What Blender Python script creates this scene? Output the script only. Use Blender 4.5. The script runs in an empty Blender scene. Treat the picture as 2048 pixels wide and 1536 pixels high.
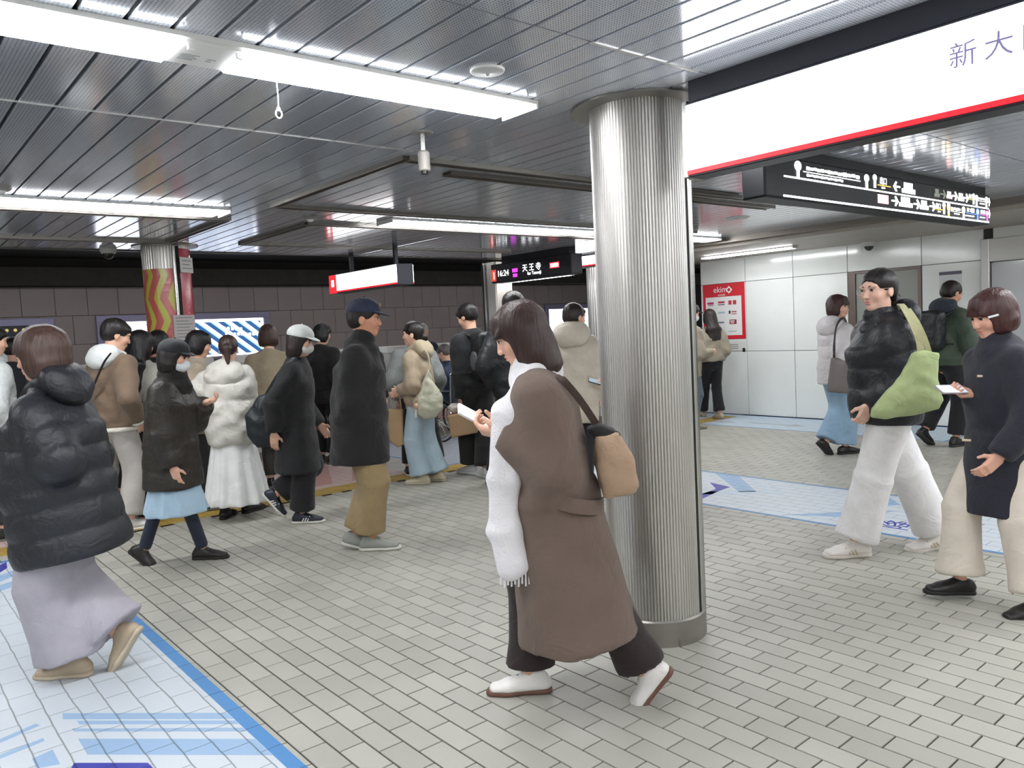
import bpy, bmesh, math, random
import numpy as np
from mathutils import Matrix, Vector
random.seed(7)
scene = bpy.context.scene
COL = scene.collection
# ---------------------------------------------------------------- camera
F_PX, YAW, PITCH, ROLL, CAM_H = 1573.8, math.radians(39.87), math.radians(-4.007), math.radians(-2.914), 1.5
_f = Vector((math.sin(YAW)*math.cos(PITCH), math.cos(YAW)*math.cos(PITCH), math.sin(PITCH)))
_r = Vector((math.cos(YAW), -math.sin(YAW), 0)); _u = _r.cross(_f)
_r2 = _r*math.cos(ROLL) + _u*math.sin(ROLL); _u2 = -_r*math.sin(ROLL) + _u*math.cos(ROLL)
cam_d = bpy.data.cameras.new('camera'); cam = bpy.data.objects.new('camera', cam_d); COL.objects.link(cam)
cam_d.sensor_width = 36.0; cam_d.lens = F_PX*36.0/2048.0; cam_d.clip_start = 0.05; cam_d.clip_end = 200
cam.matrix_world = Matrix(((_r2.x, _u2.x, -_f.x, 0), (_r2.y, _u2.y, -_f.y, 0), (_r2.z, _u2.z, -_f.z, CAM_H), (0, 0, 0, 1)))
scene.camera = cam
# ---------------------------------------------------------------- world, exposure, light levels
world = bpy.data.worlds.new('world'); scene.world = world; world.use_nodes = True
world.node_tree.nodes['Background'].inputs[0].default_value = (0.80, 0.82, 0.83, 1)
world.node_tree.nodes['Background'].inputs[1].default_value = 0.25
LAMP_E = 19.0        # fluorescent diffusers
SIGN_E = 4.0         # backlit signs
vs = scene.view_settings
vs.view_transform = 'Standard'; vs.look = 'None'; vs.gamma = 1.0; vs.use_curve_mapping = False; vs.exposure = 0.40
try: scene.cycles.max_bounces = 8; scene.cycles.diffuse_bounces = 4; scene.cycles.glossy_bounces = 4; scene.cycles.use_denoising = True
except Exception: pass

# ---------------------------------------------------------------- helpers
def lin(c):
    if isinstance(c, str):
        c = c.lstrip('#'); c = [int(c[i:i+2], 16)/255 for i in (0, 2, 4)]
    return tuple((x/12.92 if x <= 0.04045 else ((x+0.055)/1.055)**2.4) for x in c[:3])
_MATS = {}
def mat(name, color='#808080', rough=0.6, metal=0.0, vary=0.0, vscale=6.0, bump=0.0, bscale=200.0, emit=0.0, spec=0.5, coat=0.0, stretch=None, attr=False, sheen=0.0, fold=0.0, fscale=9.0):
    """procedural principled material: colour + noise variation + noise bump"""
    if name in _MATS: return _MATS[name]
    m = bpy.data.materials.new(name); m.use_nodes = True; nt = m.node_tree; b = nt.nodes['Principled BSDF']
    c = lin(color)
    b.inputs['Base Color'].default_value = (*c, 1); b.inputs['Roughness'].default_value = rough; b.inputs['Metallic'].default_value = metal
    b.inputs['Specular IOR Level'].default_value = spec
    if coat: b.inputs['Coat Weight'].default_value = coat; b.inputs['Coat Roughness'].default_value = 0.15
    if sheen: b.inputs['Sheen Weight'].default_value = sheen; b.inputs['Sheen Roughness'].default_value = 0.5
    if emit:
        b.inputs['Emission Color'].default_value = (*c, 1); b.inputs['Emission Strength'].default_value = emit
    N = nt.nodes.new; L = nt.links.new
    if vary or bump or fold:
        tc = N('ShaderNodeTexCoord'); src = tc.outputs['Object']
        if stretch:
            mp = N('ShaderNodeMapping'); mp.inputs['Scale'].default_value = stretch; L(src, mp.inputs[0]); src = mp.outputs[0]
    if attr:
        at = N('ShaderNodeVertexColor'); at.layer_name = 'tint'; colsock = at.outputs[0]; L(colsock, b.inputs['Base Color'])
    else: colsock = None
    if vary:
        n = N('ShaderNodeTexNoise'); n.inputs['Scale'].default_value = vscale; n.inputs['Detail'].default_value = 5; L(src, n.inputs['Vector'])
        mr = N('ShaderNodeMapRange'); mr.inputs[1].default_value = 0.3; mr.inputs[2].default_value = 0.7; mr.inputs[3].default_value = 1-vary; mr.inputs[4].default_value = 1+vary
        L(n.outputs[0], mr.inputs[0])
        mx = N('ShaderNodeMix'); mx.data_type = 'RGBA'; mx.blend_type = 'MULTIPLY'; mx.inputs[0].default_value = 1.0
        if colsock: L(colsock, mx.inputs[6])
        else: mx.inputs[6].default_value = (*c, 1)
        L(mr.outputs[0], mx.inputs[7]); L(mx.outputs[2], b.inputs['Base Color'])
        if emit: L(mx.outputs[2], b.inputs['Emission Color'])
    if bump:
        n2 = N('ShaderNodeTexNoise'); n2.inputs['Scale'].default_value = bscale; n2.inputs['Detail'].default_value = 4; L(src, n2.inputs['Vector'])
        bp = N('ShaderNodeBump'); bp.inputs['Strength'].default_value = bump; bp.inputs['Distance'].default_value = 0.01
        L(n2.outputs[0], bp.inputs['Height']); L(bp.outputs[0], b.inputs['Normal'])
        if fold:
            n3 = N('ShaderNodeTexNoise'); n3.inputs['Scale'].default_value = fscale; n3.inputs['Detail'].default_value = 2.5; n3.inputs['Distortion'].default_value = 1.4; L(src, n3.inputs['Vector'])
            bq = N('ShaderNodeBump'); bq.inputs['Strength'].default_value = fold; bq.inputs['Distance'].default_value = 0.05
            L(n3.outputs[0], bq.inputs['Height']); L(bq.outputs[0], bp.inputs['Normal'])
    _MATS[name] = m
    return m
def link(o, parent=None):
    COL.objects.link(o)
    if parent is not None: o.parent = parent
    return o
def tag(o, label=None, cat=None, group=None, kind=None):
    if label: o['label'] = label
    if cat: o['category'] = cat
    if group: o['group'] = group
    if kind: o['kind'] = kind
    return o
def empty(name, loc=(0, 0, 0), rz=0.0, label=None, cat=None, group=None):
    o = bpy.data.objects.new(name, None); o.empty_display_size = 0.1; COL.objects.link(o)
    o.location = loc; o.rotation_euler = (0, 0, rz)
    return tag(o, label, cat, group)
class MB:
    """collects boxes, tubes, prisms and quads and builds ONE mesh object"""
    def __init__(s): s.v = []; s.f = []; s.mi = []; s.cur = 0
    def add(s, v, f):
        n = len(s.v); s.v += [tuple(p) for p in v]; s.f += [tuple(i+n for i in q) for q in f]; s.mi += [s.cur]*len(f); return s
    def box(s, x0, x1, y0, y1, z0, z1, ch=0.0):
        if ch <= 0:
            return s.add([(x0,y0,z0),(x1,y0,z0),(x1,y1,z0),(x0,y1,z0),(x0,y0,z1),(x1,y0,z1),(x1,y1,z1),(x0,y1,z1)],
                         [(0,3,2,1),(4,5,6,7),(0,1,5,4),(1,2,6,5),(2,3,7,6),(3,0,4,7)])
        bm = bmesh.new(); bmesh.ops.create_cube(bm, size=1)
        for v in bm.verts: v.co = Vector(((x0+x1)/2+v.co.x*(x1-x0), (y0+y1)/2+v.co.y*(y1-y0), (z0+z1)/2+v.co.z*(z1-z0)))
        bmesh.ops.bevel(bm, geom=bm.edges[:], offset=ch, segments=1, affect='EDGES'); bm.verts.index_update()
        s.add([v.co for v in bm.verts], [[v.index for v in f.verts] for f in bm.faces]); bm.free(); return s
    def tube(s, pts, r, n=8, cap=True, r2=None, flat=None):
        """round tube along points; r scalar or list; flat=(w,t,normal) makes a strap"""
        pts = [Vector(p) for p in pts]; rs = r if isinstance(r, (list, tuple)) else [r]*len(pts)
        vs_, fs = [], []; prev = None
        for i, p in enumerate(pts):
            t = (pts[min(i+1, len(pts)-1)]-pts[max(i-1, 0)]).normalized()
            if prev is None:
                a = Vector((0, 0, 1)) if abs(t.z) < 0.9 else Vector((1, 0, 0)); prev = t.cross(a).normalized()
            u = (prev - t*prev.dot(t)).normalized(); prev = u; w = t.cross(u)
            for k in range(n):
                a = 2*math.pi*k/n
                vs_.append(p + (u*math.cos(a)+w*math.sin(a))*rs[i])
        for i in range(len(pts)-1):
            for k in range(n): fs.append((i*n+k, i*n+(k+1) % n, (i+1)*n+(k+1) % n, (i+1)*n+k))
        if cap: fs.append(tuple(range(n-1, -1, -1))); fs.append(tuple((len(pts)-1)*n+k for k in range(n)))
        return s.add(vs_, fs)
    def strap(s, pts, w, t, wdir):
        """flat band along points; wdir = direction(s) of its width"""
        pts = [Vector(p) for p in pts]; vs_, fs = [], []
        for i, p in enumerate(pts):
            tg = (pts[min(i+1, len(pts)-1)]-pts[max(i-1, 0)]).normalized()
            wd = Vector(wdir[i]) if isinstance(wdir, list) else Vector(wdir)
            wd = (wd - tg*wd.dot(tg)).normalized(); nn = tg.cross(wd)
            for a, b in ((-1,-1),(1,-1),(1,1),(-1,1)): vs_.append(p + wd*a*w/2 + nn*b*t/2)
        for i in range(len(pts)-1):
            for k in range(4): fs.append((i*4+k, i*4+(k+1) % 4, (i+1)*4+(k+1) % 4, (i+1)*4+k))
        fs.append((3,2,1,0)); m = (len(pts)-1)*4; fs.append((m, m+1, m+2, m+3))
        return s.add(vs_, fs)
    def lathe(s, prof, n=32, c=(0, 0, 0), axis='z'):
        """closed solid of revolution, prof = [(r,z)...] bottom to top"""
        vs_, fs = [], []
        for r, z in prof:
            for k in range(n):
                a = 2*math.pi*k/n; p = (r*math.cos(a), r*math.sin(a), z)
                if axis == 'x': p = (p[2], p[0], p[1])
                if axis == 'y': p = (p[1], p[2], p[0])
                vs_.append((p[0]+c[0], p[1]+c[1], p[2]+c[2]))
        for i in range(len(prof)-1):
            for k in range(n): fs.append((i*n+k, i*n+(k+1) % n, (i+1)*n+(k+1) % n, (i+1)*n+k))
        fs.append(tuple(range(n-1, -1, -1))); fs.append(tuple((len(prof)-1)*n+k for k in range(n)))
        return s.add(vs_, fs)
    def poly(s, pts2, fr, h0, h1):
        """flat polygon pts2 [(a,b)] in a frame (o,right,up,normal), extruded from h0 to h1 along the normal"""
        o, r, u, n = fr; k = len(pts2)
        vs_ = [o+r*a+u*b+n*h0 for a, b in pts2] + [o+r*a+u*b+n*h1 for a, b in pts2]
        fs = [tuple(range(k-1, -1, -1)), tuple(range(k, 2*k))] + [(i, (i+1) % k, k+(i+1) % k, k+i) for i in range(k)]
        return s.add(vs_, fs)
    def mesh(s, name, mats, smooth=False):
        me = bpy.data.meshes.new(name); me.from_pydata(s.v, [], s.f)
        for m in (mats if isinstance(mats, (list, tuple)) else [mats]): me.materials.append(m)
        if any(s.mi): me.polygons.foreach_set('material_index', s.mi)
        if smooth:
            me.polygons.foreach_set('use_smooth', [True]*len(me.polygons))
            try: me.set_sharp_from_angle(angle=math.radians(40))
            except Exception: pass
        me.update(); return me
    def build(s, name, mats, parent=None, smooth=False):
        o = bpy.data.objects.new(name, s.mesh(name, mats, smooth)); return link(o, parent)
def inst(name, me, parent=None, loc=(0, 0, 0), rz=0.0):
    o = bpy.data.objects.new(name, me); link(o, parent); o.location = loc; o.rotation_euler = (0, 0, rz); return o
def frame(o, r, u):
    r = Vector(r).normalized(); u = Vector(u).normalized(); return (Vector(o), r, u, r.cross(u))
def rect(a0, b0, a1, b1): return [(a0, b0), (a1, b0), (a1, b1), (a0, b1)]
def disc(a, b, r, n=20, rb=None): return [(a+r*math.cos(2*math.pi*k/n), b+(rb or r)*math.sin(2*math.pi*k/n)) for k in range(n)]
def text(name, body, fr, a, b, size, m, parent=None, h=0.001, align='LEFT', sx=1.0, ext=0.0006):
    """flat lettering in a frame: baseline start (a,b), size = letter height"""
    cu = bpy.data.curves.new(name, 'FONT'); cu.body = body; cu.size = size; cu.extrude = ext; cu.align_x = align; cu.resolution_u = 3
    t = bpy.data.objects.new(name, cu); COL.objects.link(t)
    bpy.context.view_layer.update()
    me = bpy.data.meshes.new_from_object(t.evaluated_get(bpy.context.evaluated_depsgraph_get())); me.name = name
    bpy.data.objects.remove(t); bpy.data.curves.remove(cu)
    o, r, u, n = fr
    me.transform(Matrix(((r.x*sx, u.x, n.x, 0), (r.y*sx, u.y, n.y, 0), (r.z*sx, u.z, n.z, 0), (0, 0, 0, 1))))
    me.transform(Matrix.Translation(o+r*a+u*b+n*h))
    me.materials.clear(); me.materials.append(m)
    ob = bpy.data.objects.new(name, me); link(ob, parent); return ob
# ================================================================ SETTING
CEIL = 2.5; YEDGE = 8.75; XWALL = 10.45; YBACK = 14.0; PLAT = 10.7
def world_pos(nt):
    g = nt.nodes.new('ShaderNodeNewGeometry'); s = nt.nodes.new('ShaderNodeSeparateXYZ'); nt.links.new(g.outputs['Position'], s.inputs[0]); return g, s
def mth(nt, op, a, b=None, c=None):
    n = nt.nodes.new('ShaderNodeMath'); n.operation = op
    for i, v in enumerate((a, b, c)):
        if v is None: continue
        if isinstance(v, (int, float)): n.inputs[i].default_value = v
        else: nt.links.new(v, n.inputs[i])
    return n.outputs[0]
TX, TY, TX0, TY0 = 0.105, 0.2055, 2.181, 1.640
def tile_mat():
    m = bpy.data.materials.new('floor_tile_ceramic'); m.use_nodes = True; nt = m.node_tree; b = nt.nodes['Principled BSDF']
    g, s = world_pos(nt)
    ix = mth(nt, 'FLOOR', mth(nt, 'DIVIDE', mth(nt, 'SUBTRACT', s.outputs[0], TX0), TX))
    off = mth(nt, 'MULTIPLY', mth(nt, 'MODULO', mth(nt, 'ADD', ix, 200), 2), TY*0.5)
    iy = mth(nt, 'FLOOR', mth(nt, 'DIVIDE', mth(nt, 'ADD', mth(nt, 'SUBTRACT', s.outputs[1], TY0), off), TY))
    cb = nt.nodes.new('ShaderNodeCombineXYZ'); nt.links.new(ix, cb.inputs[0]); nt.links.new(iy, cb.inputs[1])
    wn = nt.nodes.new('ShaderNodeTexWhiteNoise'); wn.noise_dimensions = '3D'; nt.links.new(cb.outputs[0], wn.inputs[0])
    n = nt.nodes.new('ShaderNodeTexNoise'); n.inputs['Scale'].default_value = 1.1; n.inputs['Detail'].default_value = 6; nt.links.new(g.outputs['Position'], n.inputs['Vector'])
    n3 = nt.nodes.new('ShaderNodeTexNoise'); n3.inputs['Scale'].default_value = 160; n3.inputs['Detail'].default_value = 3; nt.links.new(g.outputs['Position'], n3.inputs['Vector'])
    v = mth(nt, 'ADD', mth(nt, 'MULTIPLY', wn.outputs[0], 0.28), mth(nt, 'ADD', mth(nt, 'MULTIPLY', n.outputs[0], 0.5), mth(nt, 'MULTIPLY', n3.outputs[0], 0.2)))
    cr = nt.nodes.new('ShaderNodeValToRGB'); cr.color_ramp.elements[0].position = 0.2; cr.color_ramp.elements[1].position = 0.85
    cr.color_ramp.elements[0].color = (*lin('#98968c'), 1); cr.color_ramp.elements[1].color = (*lin('#b7b5ab'), 1)
    nt.links.new(v, cr.inputs[0]); nt.links.new(cr.outputs[0], b.inputs['Base Color'])
    b.inputs['Roughness'].default_value = 0.42; b.inputs['Specular IOR Level'].default_value = 0.45
    bp = nt.nodes.new('ShaderNodeBump'); bp.inputs['Strength'].default_value = 0.10; bp.inputs['Distance'].default_value = 0.004
    nt.links.new(n3.outputs[0], bp.inputs['Height']); nt.links.new(bp.outputs[0], b.inputs['Normal'])
    return m
def sticker_mat(name, color, rough=0.45):
    """printed floor film: colour with the tile joints pressing through from below"""
    m = bpy.data.materials.new(name); m.use_nodes = True; nt = m.node_tree; b = nt.nodes['Principled BSDF']
    g, s = world_pos(nt)
    nz = nt.nodes.new('ShaderNodeTexNoise'); nz.inputs['Scale'].default_value = 7; nt.links.new(g.outputs['Position'], nz.inputs['Vector'])
    wob = mth(nt, 'MULTIPLY', mth(nt, 'SUBTRACT', nz.outputs[0], 0.5), 0.012)
    px = mth(nt, 'DIVIDE', mth(nt, 'ADD', mth(nt, 'SUBTRACT', s.outputs[0], TX0), wob), TX)
    off = mth(nt, 'MULTIPLY', mth(nt, 'MODULO', mth(nt, 'ADD', mth(nt, 'FLOOR', px), 200), 2), 0.5)
    py = mth(nt, 'ADD', mth(nt, 'DIVIDE', mth(nt, 'ADD', mth(nt, 'SUBTRACT', s.outputs[1], TY0), wob), TY), off)
    def edge(p, w):
        fr = mth(nt, 'FRACT', mth(nt, 'ADD', p, 100)); d = mth(nt, 'MINIMUM', fr, mth(nt, 'SUBTRACT', 1.0, fr))
        return mth(nt, 'SMOOTH_MIN', mth(nt, 'DIVIDE', d, w), 1.0, 0.1)
    e = mth(nt, 'MINIMUM', edge(px, 0.04), edge(py, 0.018))
    mx = nt.nodes.new('ShaderNodeMix'); mx.data_type = 'RGBA'
    c = lin(color); mx.inputs[6].default_value = (c[0]*0.36, c[1]*0.35, c[2]*0.34, 1); mx.inputs[7].default_value = (*c, 1)
    nt.links.new(e, mx.inputs[0]); nt.links.new(mx.outputs[2], b.inputs['Base Color'])
    bp = nt.nodes.new('ShaderNodeBump'); bp.inputs['Strength'].default_value = 0.6; bp.inputs['Distance'].default_value = 0.003
    nt.links.new(e, bp.inputs['Height']); nt.links.new(bp.outputs[0], b.inputs['Normal'])
    b.inputs['Roughness'].default_value = rough
    return m
M_tile = tile_mat(); M_grout = mat('floor_grout', '#332e29', 0.9, vary=0.2, vscale=3)
# ---- floor: grout bed, nearest 300 tiles one by one, the rest joined
floor = MB().box(-6, XWALL+0.2, -6, PLAT, -0.3, -0.0055).build('floor', M_grout); tag(floor, kind='structure')
tile_mb = MB()
w2, l2, ch = TX/2-0.0034, TY/2-0.0034, 0.0012
def tile_geo(mb, cx, cy):
    z0, z1 = -0.007, 0.0
    vs_ = [(cx-w2,cy-l2,z0),(cx+w2,cy-l2,z0),(cx+w2,cy+l2,z0),(cx-w2,cy+l2,z0),(cx-w2,cy-l2,z1-ch),(cx+w2,cy-l2,z1-ch),(cx+w2,cy+l2,z1-ch),(cx-w2,cy+l2,z1-ch),
          (cx-w2+ch,cy-l2+ch,z1),(cx+w2-ch,cy-l2+ch,z1),(cx+w2-ch,cy+l2-ch,z1),(cx-w2+ch,cy+l2-ch,z1)]
    fs = [(8,9,10,11)]
    for k in range(4):
        j = (k+1) % 4; fs += [(k,j,4+j,4+k), (4+k,4+j,8+j,8+k)]
    mb.add(vs_, fs)
tile_geo(tile_mb, 0, 0); tile_me = tile_mb.mesh('tile', M_tile)
def project(p):
    d = Vector(p)-Vector((0, 0, CAM_H)); z = d.dot(_f)
    if z < 0.1: return None
    return (1024+F_PX*d.dot(_r2)/z, 768-F_PX*d.dot(_u2)/z, z)
cells = []
for i in range(-80, 82):
    for j in range(-45, 40):
        cx = TX0+(i+0.5)*TX; cy = TY0+(j+0.5)*TY-(0.5*TY if i % 2 else 0)
        if not (-5.9 < cx < XWALL-0.05 and -5.9 < cy < 6.93): continue
        q = project((cx, cy, 0))
        vis = q is not None and -60 < q[0] < 2110 and q[1] < 1590
        covered = cx < 1.05 and cy > 0
        dfrom = math.hypot(cx-2.05, cy-2.4) < 0.2
        hid = math.hypot(cx-2.91, cy-2.47) < 0.22
        cells.append(((0 if vis and not covered and not hid else 1), math.hypot(cx, cy), cx, cy, vis))
cells.sort()
for n, (a, d, cx, cy, vis) in enumerate(cells[:300]):
    inst('tile', tile_me, floor, (cx, cy, 0))
rest = MB()
for a, d, cx, cy, vis in cells[300:]:
    tile_geo(rest, cx, cy)
o = rest.build('distant_tile_paving', M_tile, floor); o['kind'] = 'stuff'
# ---- floor films
M_fw = sticker_mat('film_pale_blue_white', '#c2c9cf'); M_fb = sticker_mat('film_border_blue', '#4a82b8'); M_fl = sticker_mat('film_light_blue', '#8fabc9')
M_fn = sticker_mat('film_navy', '#3b3f9c'); M_fp = sticker_mat('film_soft_blue', '#b9c8d4'); M_fr = sticker_mat('film_red_pink', '#c9b0aa'); M_fg = sticker_mat('film_greyblue', '#a4a9b0')
FL = frame((0, 0, 0), (1, 0, 0), (0, 1, 0))
def film(name, label, x0, x1, y0, y1, base, border=None, bw=0.03):
    t = empty(name, ((x0+x1)/2, (y0+y1)/2, 0), 0, label, 'floor sticker')
    t.location = (0, 0, 0)
    MB().box(x0, x1, y0, y1, 0.0004, 0.0012).build('base_sheet', base, t)
    if border:
        mb = MB()
        for r in ((x0, x0+bw, y0, y1), (x1-bw, x1, y0, y1), (x0+bw, x1-bw, y0, y0+bw), (x0+bw, x1-bw, y1-bw, y1)): mb.box(*r, 0.0012, 0.0017)
        mb.build('border_stripe', border, t)
    return t
def prints(t, name, polys, m, z=0.0016):
    for p in polys: MB().poly(p, FL, 0.0012, z).build(name, m, t)
# left film near the camera
fa = film('floor_sticker', 'pale blue floor sticker with blue border under the walker in black puffer jacket', -0.6, 1.107, 1.4, 6.75, M_fw, M_fb, 0.055)
def bar(p, q, w):
    p = Vector((*p, 0)); q = Vector((*q, 0)); d = (q-p).normalized(); n = Vector((-d.y, d.x, 0))*w/2
    return [((p+n).x, (p+n).y), ((p-n).x, (p-n).y), ((q-n).x, (q-n).y), ((q+n).x, (q+n).y)]
prints(fa, 'printed_stripe', [[(0.55,3.68),(0.54,3.62),(1.05,3.1),(1.05,3.17)], [(0.58,3.56),(0.58,3.52),(1.05,3.04),(1.05,3.08)], [(0.55,3.5),(0.55,3.47),(1.05,2.96),(1.05,3.0)]], M_fl)
prints(fa, 'printed_band', [[(0.55,3.39),(0.55,3.23),(1.05,2.72),(1.05,2.88)]], M_fl)
prints(fa, 'printed_arrow', [[(0.5,3.2),(0.45,3.1),(0.5,2.6),(0.8,2.5),(0.71,2.84),(0.7,3.0)]], M_fn)
prints(fa, 'printed_stripe', [[(0.20,3.58),(0.20,3.54),(0.46,3.63),(0.45,3.66)], [(0.20,3.46),(0.20,3.42),(0.45,3.47),(0.45,3.50)], [(0.39,3.35),(0.39,3.26),(0.46,3.23),(0.46,3.37)], [(0.45,6.17),(0.45,5.96),(0.77,6.28),(0.77,6.42)], [(0.45,5.95),(0.45,5.80),(0.71,5.97),(0.72,6.11)]], M_fl)
prints(fa, 'printed_arrow', [[(0.5,6.35),(0.5,6.12),(0.72,6.51),(0.74,6.71)]], M_fn)
# long film to the right of the column
fb = film('floor_sticker', 'long pale blue floor sticker with arrow and lettering beside the steel column', 5.19, 6.36, 1.0, 6.3, M_fw, M_fb, 0.03)
prints(fb, 'printed_band', [[(6.33,4.57),(6.33,4.30),(5.84,3.8),(5.75,3.91)], [(5.25,3.22),(5.48,2.83),(5.88,2.61),(5.62,2.9)], [(5.97,2.76),(6.07,2.69),(6.33,2.92),(6.33,3.0)]], M_fl)
prints(fb, 'printed_stripe', [[(6.33,4.2),(6.33,4.13),(5.96,3.74),(5.94,3.79)], [(6.33,4.05),(6.33,4.0),(6.0,3.66),(5.98,3.70)], [(5.25,4.6),(5.25,4.4),(5.9,3.6),(5.95,3.7)]], M_fp)
prints(fb, 'printed_arrow', [[(5.46,4.11),(5.31,3.99),(5.69,4.07),(5.88,4.09),(5.94,4.35),(5.74,4.14)]], M_fn)
text('printed_lettering', '降', FL, 5.36, 2.36, 0.24, M_fn, fb, h=0.0014)
text('printed_lettering', 'エリア', FL, 5.68, 2.20, 0.24, mat('film_ink', '#3a4456', 0.5), fb, h=0.0014)
text('printed_lettering', 'Area for', FL, 5.38, 2.02, 0.14, mat('film_ink', '#3a4456', 0.5), fb, h=0.0014)
# film along the white wall
fc = film('floor_sticker', 'pale blue floor sticker with arrows along the white panel wall', 9.25, 10.4, 3.6, 8.3, M_fp, M_fb, 0.025)
prints(fc, 'printed_arrow', [[(9.55,7.15),(9.63,7.15),(9.63,6.75),(9.72,6.75),(9.6,6.55),(9.5,6.75),(9.55,6.75)], [(9.65,6.4),(9.72,6.4),(9.72,5.75),(9.82,5.75),(9.68,5.5),(9.56,5.75),(9.65,5.75)]], M_fg)
# films and tactile paving on the boarding side
fd = film('floor_sticker', 'faded red and white queue marking on the floor behind the man in khaki trousers', 3.3, 4.5, 7.25, 9.6, M_fr, None)
prints(fd, 'printed_band', [[(3.5,7.4),(3.7,7.4),(4.2,8.5),(4.0,8.5)], [(3.9,7.35),(4.1,7.35),(4.3,7.8),(4.3,8.1)]], mat('film_red', '#b58a82', 0.5))
fe = film('floor_sticker', 'grey blue queue marking on the floor beside the wheelchair', 5.0, 6.4, 7.25, 9.6, M_fg, M_fb, 0.03)
ff = film('floor_sticker', 'faded red queue marking under the crowd by the patterned column', 0.6, 2.7, 7.25, 9.4, M_fr, None)
M_yel = mat('tactile_yellow', '#a98c42', 0.6, vary=0.15, vscale=8)
tac = empty('tactile_paving', (0, 0, 0), 0, 'yellow tactile paving strip along the boarding side', 'tactile paving')
tb = MB()
for i in range(14): tb.box(0.0, 0.298, 0.0, 0.298, 0, 0.001) if i == 0 else None
for r in range(5):
    for c in range(5): tb.lathe([(0.016, 0.001), (0.011, 0.004)], 8, (0.03+0.06*c, 0.03+0.06*r, 0))
tme = tb.mesh('tactile_tile', M_yel)
for i in range(34): inst('tactile_tile', tme, tac, (0.0+0.3*i, 6.93, 0.0008))
tag(MB().box(-6, XWALL, 7.0, PLAT, -0.004, 0.0003).build('floor_strip', mat('boarding_floor', '#a39f97', 0.5, vary=0.12, vscale=5)), kind='structure')
# ---- track pit, back wall
M_dark = mat('dark_concrete', '#2b2826', 0.9, vary=0.2)
tag(MB().box(-6, 16, PLAT, YBACK+0.3, -1.4, -1.3).build('floor_track', M_dark), kind='structure')
wall_b = MB().box(-6, 22, YBACK, YBACK+0.2, -1.4, 3.4).build('wall_back', mat('wall_joint_dark', '#2f2b2a', 0.9)); tag(wall_b, kind='structure')
M_btile = mat('wall_tile_taupe', '#948886', 0.35, vary=0.10, vscale=1.5)
TW = 0.455
bt = MB().box(0.003, TW-0.003, -0.015, 0, 0.003, TW-0.003, 0.002).mesh('tile', M_btile)
ADS = [(0.2, 2.46, 1.25, 2.03), (3.05, 5.93, 1.24, 2.045), (12.8, 15.7, 1.24, 2.03)]
for r in range(-1, 3):
    z0 = 2.055-TW*r; off = 0.0 if r % 2 else TW/2
    for i in range(-3, 42):
        x0 = 0.0+i*TW+off; q = project((x0+TW/2, YBACK, z0+TW/2))
        if q is None or not (-80 < q[0] < 1240): continue
        if r == -1 or z0 > 2.4: continue
        inst('tile', bt, wall_b, (x0, YBACK, z0))
rest = MB()
for r in range(3, 8):
    for i in range(0, 36): rest.box(i*TW+0.003, (i+1)*TW-0.003, YBACK-0.012, YBACK, 2.055-TW*r+0.003, 2.055-TW*(r-1)-0.003)
o = rest.build('distant_tile_cladding', M_btile, wall_b); o['kind'] = 'stuff'
tag(MB().box(-6, 22, YBACK-0.25, YBACK, 2.515, 2.80, 0.01).build('trim_1', mat('track_beam', '#3a3733', 0.8, vary=0.15)), kind='structure')
tag(MB().box(-6, 22, YEDGE+1.6, YBACK-0.02, 2.95, 3.2).build('trim_2', mat('track_beam_dark', '#262422', 0.85)), kind='structure')
tag(MB().box(-6, 22, YEDGE, YBACK+0.2, 3.3, 3.4).build('ceiling_track', mat('track_ceiling', '#383a3c', 0.8)), kind='structure')
tag(MB().box(-6, 22, YEDGE-0.03, YEDGE, CEIL-0.012, 3.35).build('trim_3', mat('ceiling_edge', '#6a6763', 0.4, 0.6)), kind='structure')
# ---- ceiling: slab and slats
ceil = MB().box(-6, XWALL+0.3, -6, YEDGE, CEIL+0.03, CEIL+0.35).build('ceiling', mat('ceiling_void', '#1c1b1a', 0.9)); tag(ceil, kind='structure')
def slat_mat():
    m = bpy.data.materials.new('ceiling_slat_metal'); m.use_nodes = True; nt = m.node_tree; b = nt.nodes['Principled BSDF']
    g, s = world_pos(nt)
    n = nt.nodes.new('ShaderNodeTexNoise'); n.inputs['Scale'].default_value = 0.9; n.inputs['Detail'].default_value = 5; nt.links.new(g.outputs['Position'], n.inputs['Vector'])
    fx = mth(nt, 'SUBTRACT', mth(nt, 'FRACT', mth(nt, 'MULTIPLY', mth(nt, 'ADD', s.outputs[0], 50), 1/0.0125)), 0.5)
    fy = mth(nt, 'SUBTRACT', mth(nt, 'FRACT', mth(nt, 'MULTIPLY', mth(nt, 'ADD', s.outputs[1], 50), 1/0.0125)), 0.5)
    rr = mth(nt, 'ADD', mth(nt, 'MULTIPLY', fx, fx), mth(nt, 'MULTIPLY', fy, fy))
    hole = mth(nt, 'LESS_THAN', rr, 0.030)
    cr = nt.nodes.new('ShaderNodeValToRGB'); cr.color_ramp.elements[0].position = 0.3; cr.color_ramp.elements[1].position = 0.75
    cr.color_ramp.elements[0].color = (*lin('#b7bdc8'), 1); cr.color_ramp.elements[1].color = (*lin('#c8ced8'), 1); nt.links.new(n.outputs[0], cr.inputs[0])
    mx = nt.nodes.new('ShaderNodeMix'); mx.data_type = 'RGBA'; nt.links.new(hole, mx.inputs[0]); nt.links.new(cr.outputs[0], mx.inputs[6]); mx.inputs[7].default_value = (*lin('#4a4a4a'), 1)
    nt.links.new(mx.outputs[2], b.inputs['Base Color'])
    b.inputs['Metallic'].default_value = 0.38; b.inputs['Roughness'].default_value = 0.13; b.inputs['Specular IOR Level'].default_value = 0.7
    return m
M_slat = slat_mat(); SP = 0.138; SX0 = 0.589
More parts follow.
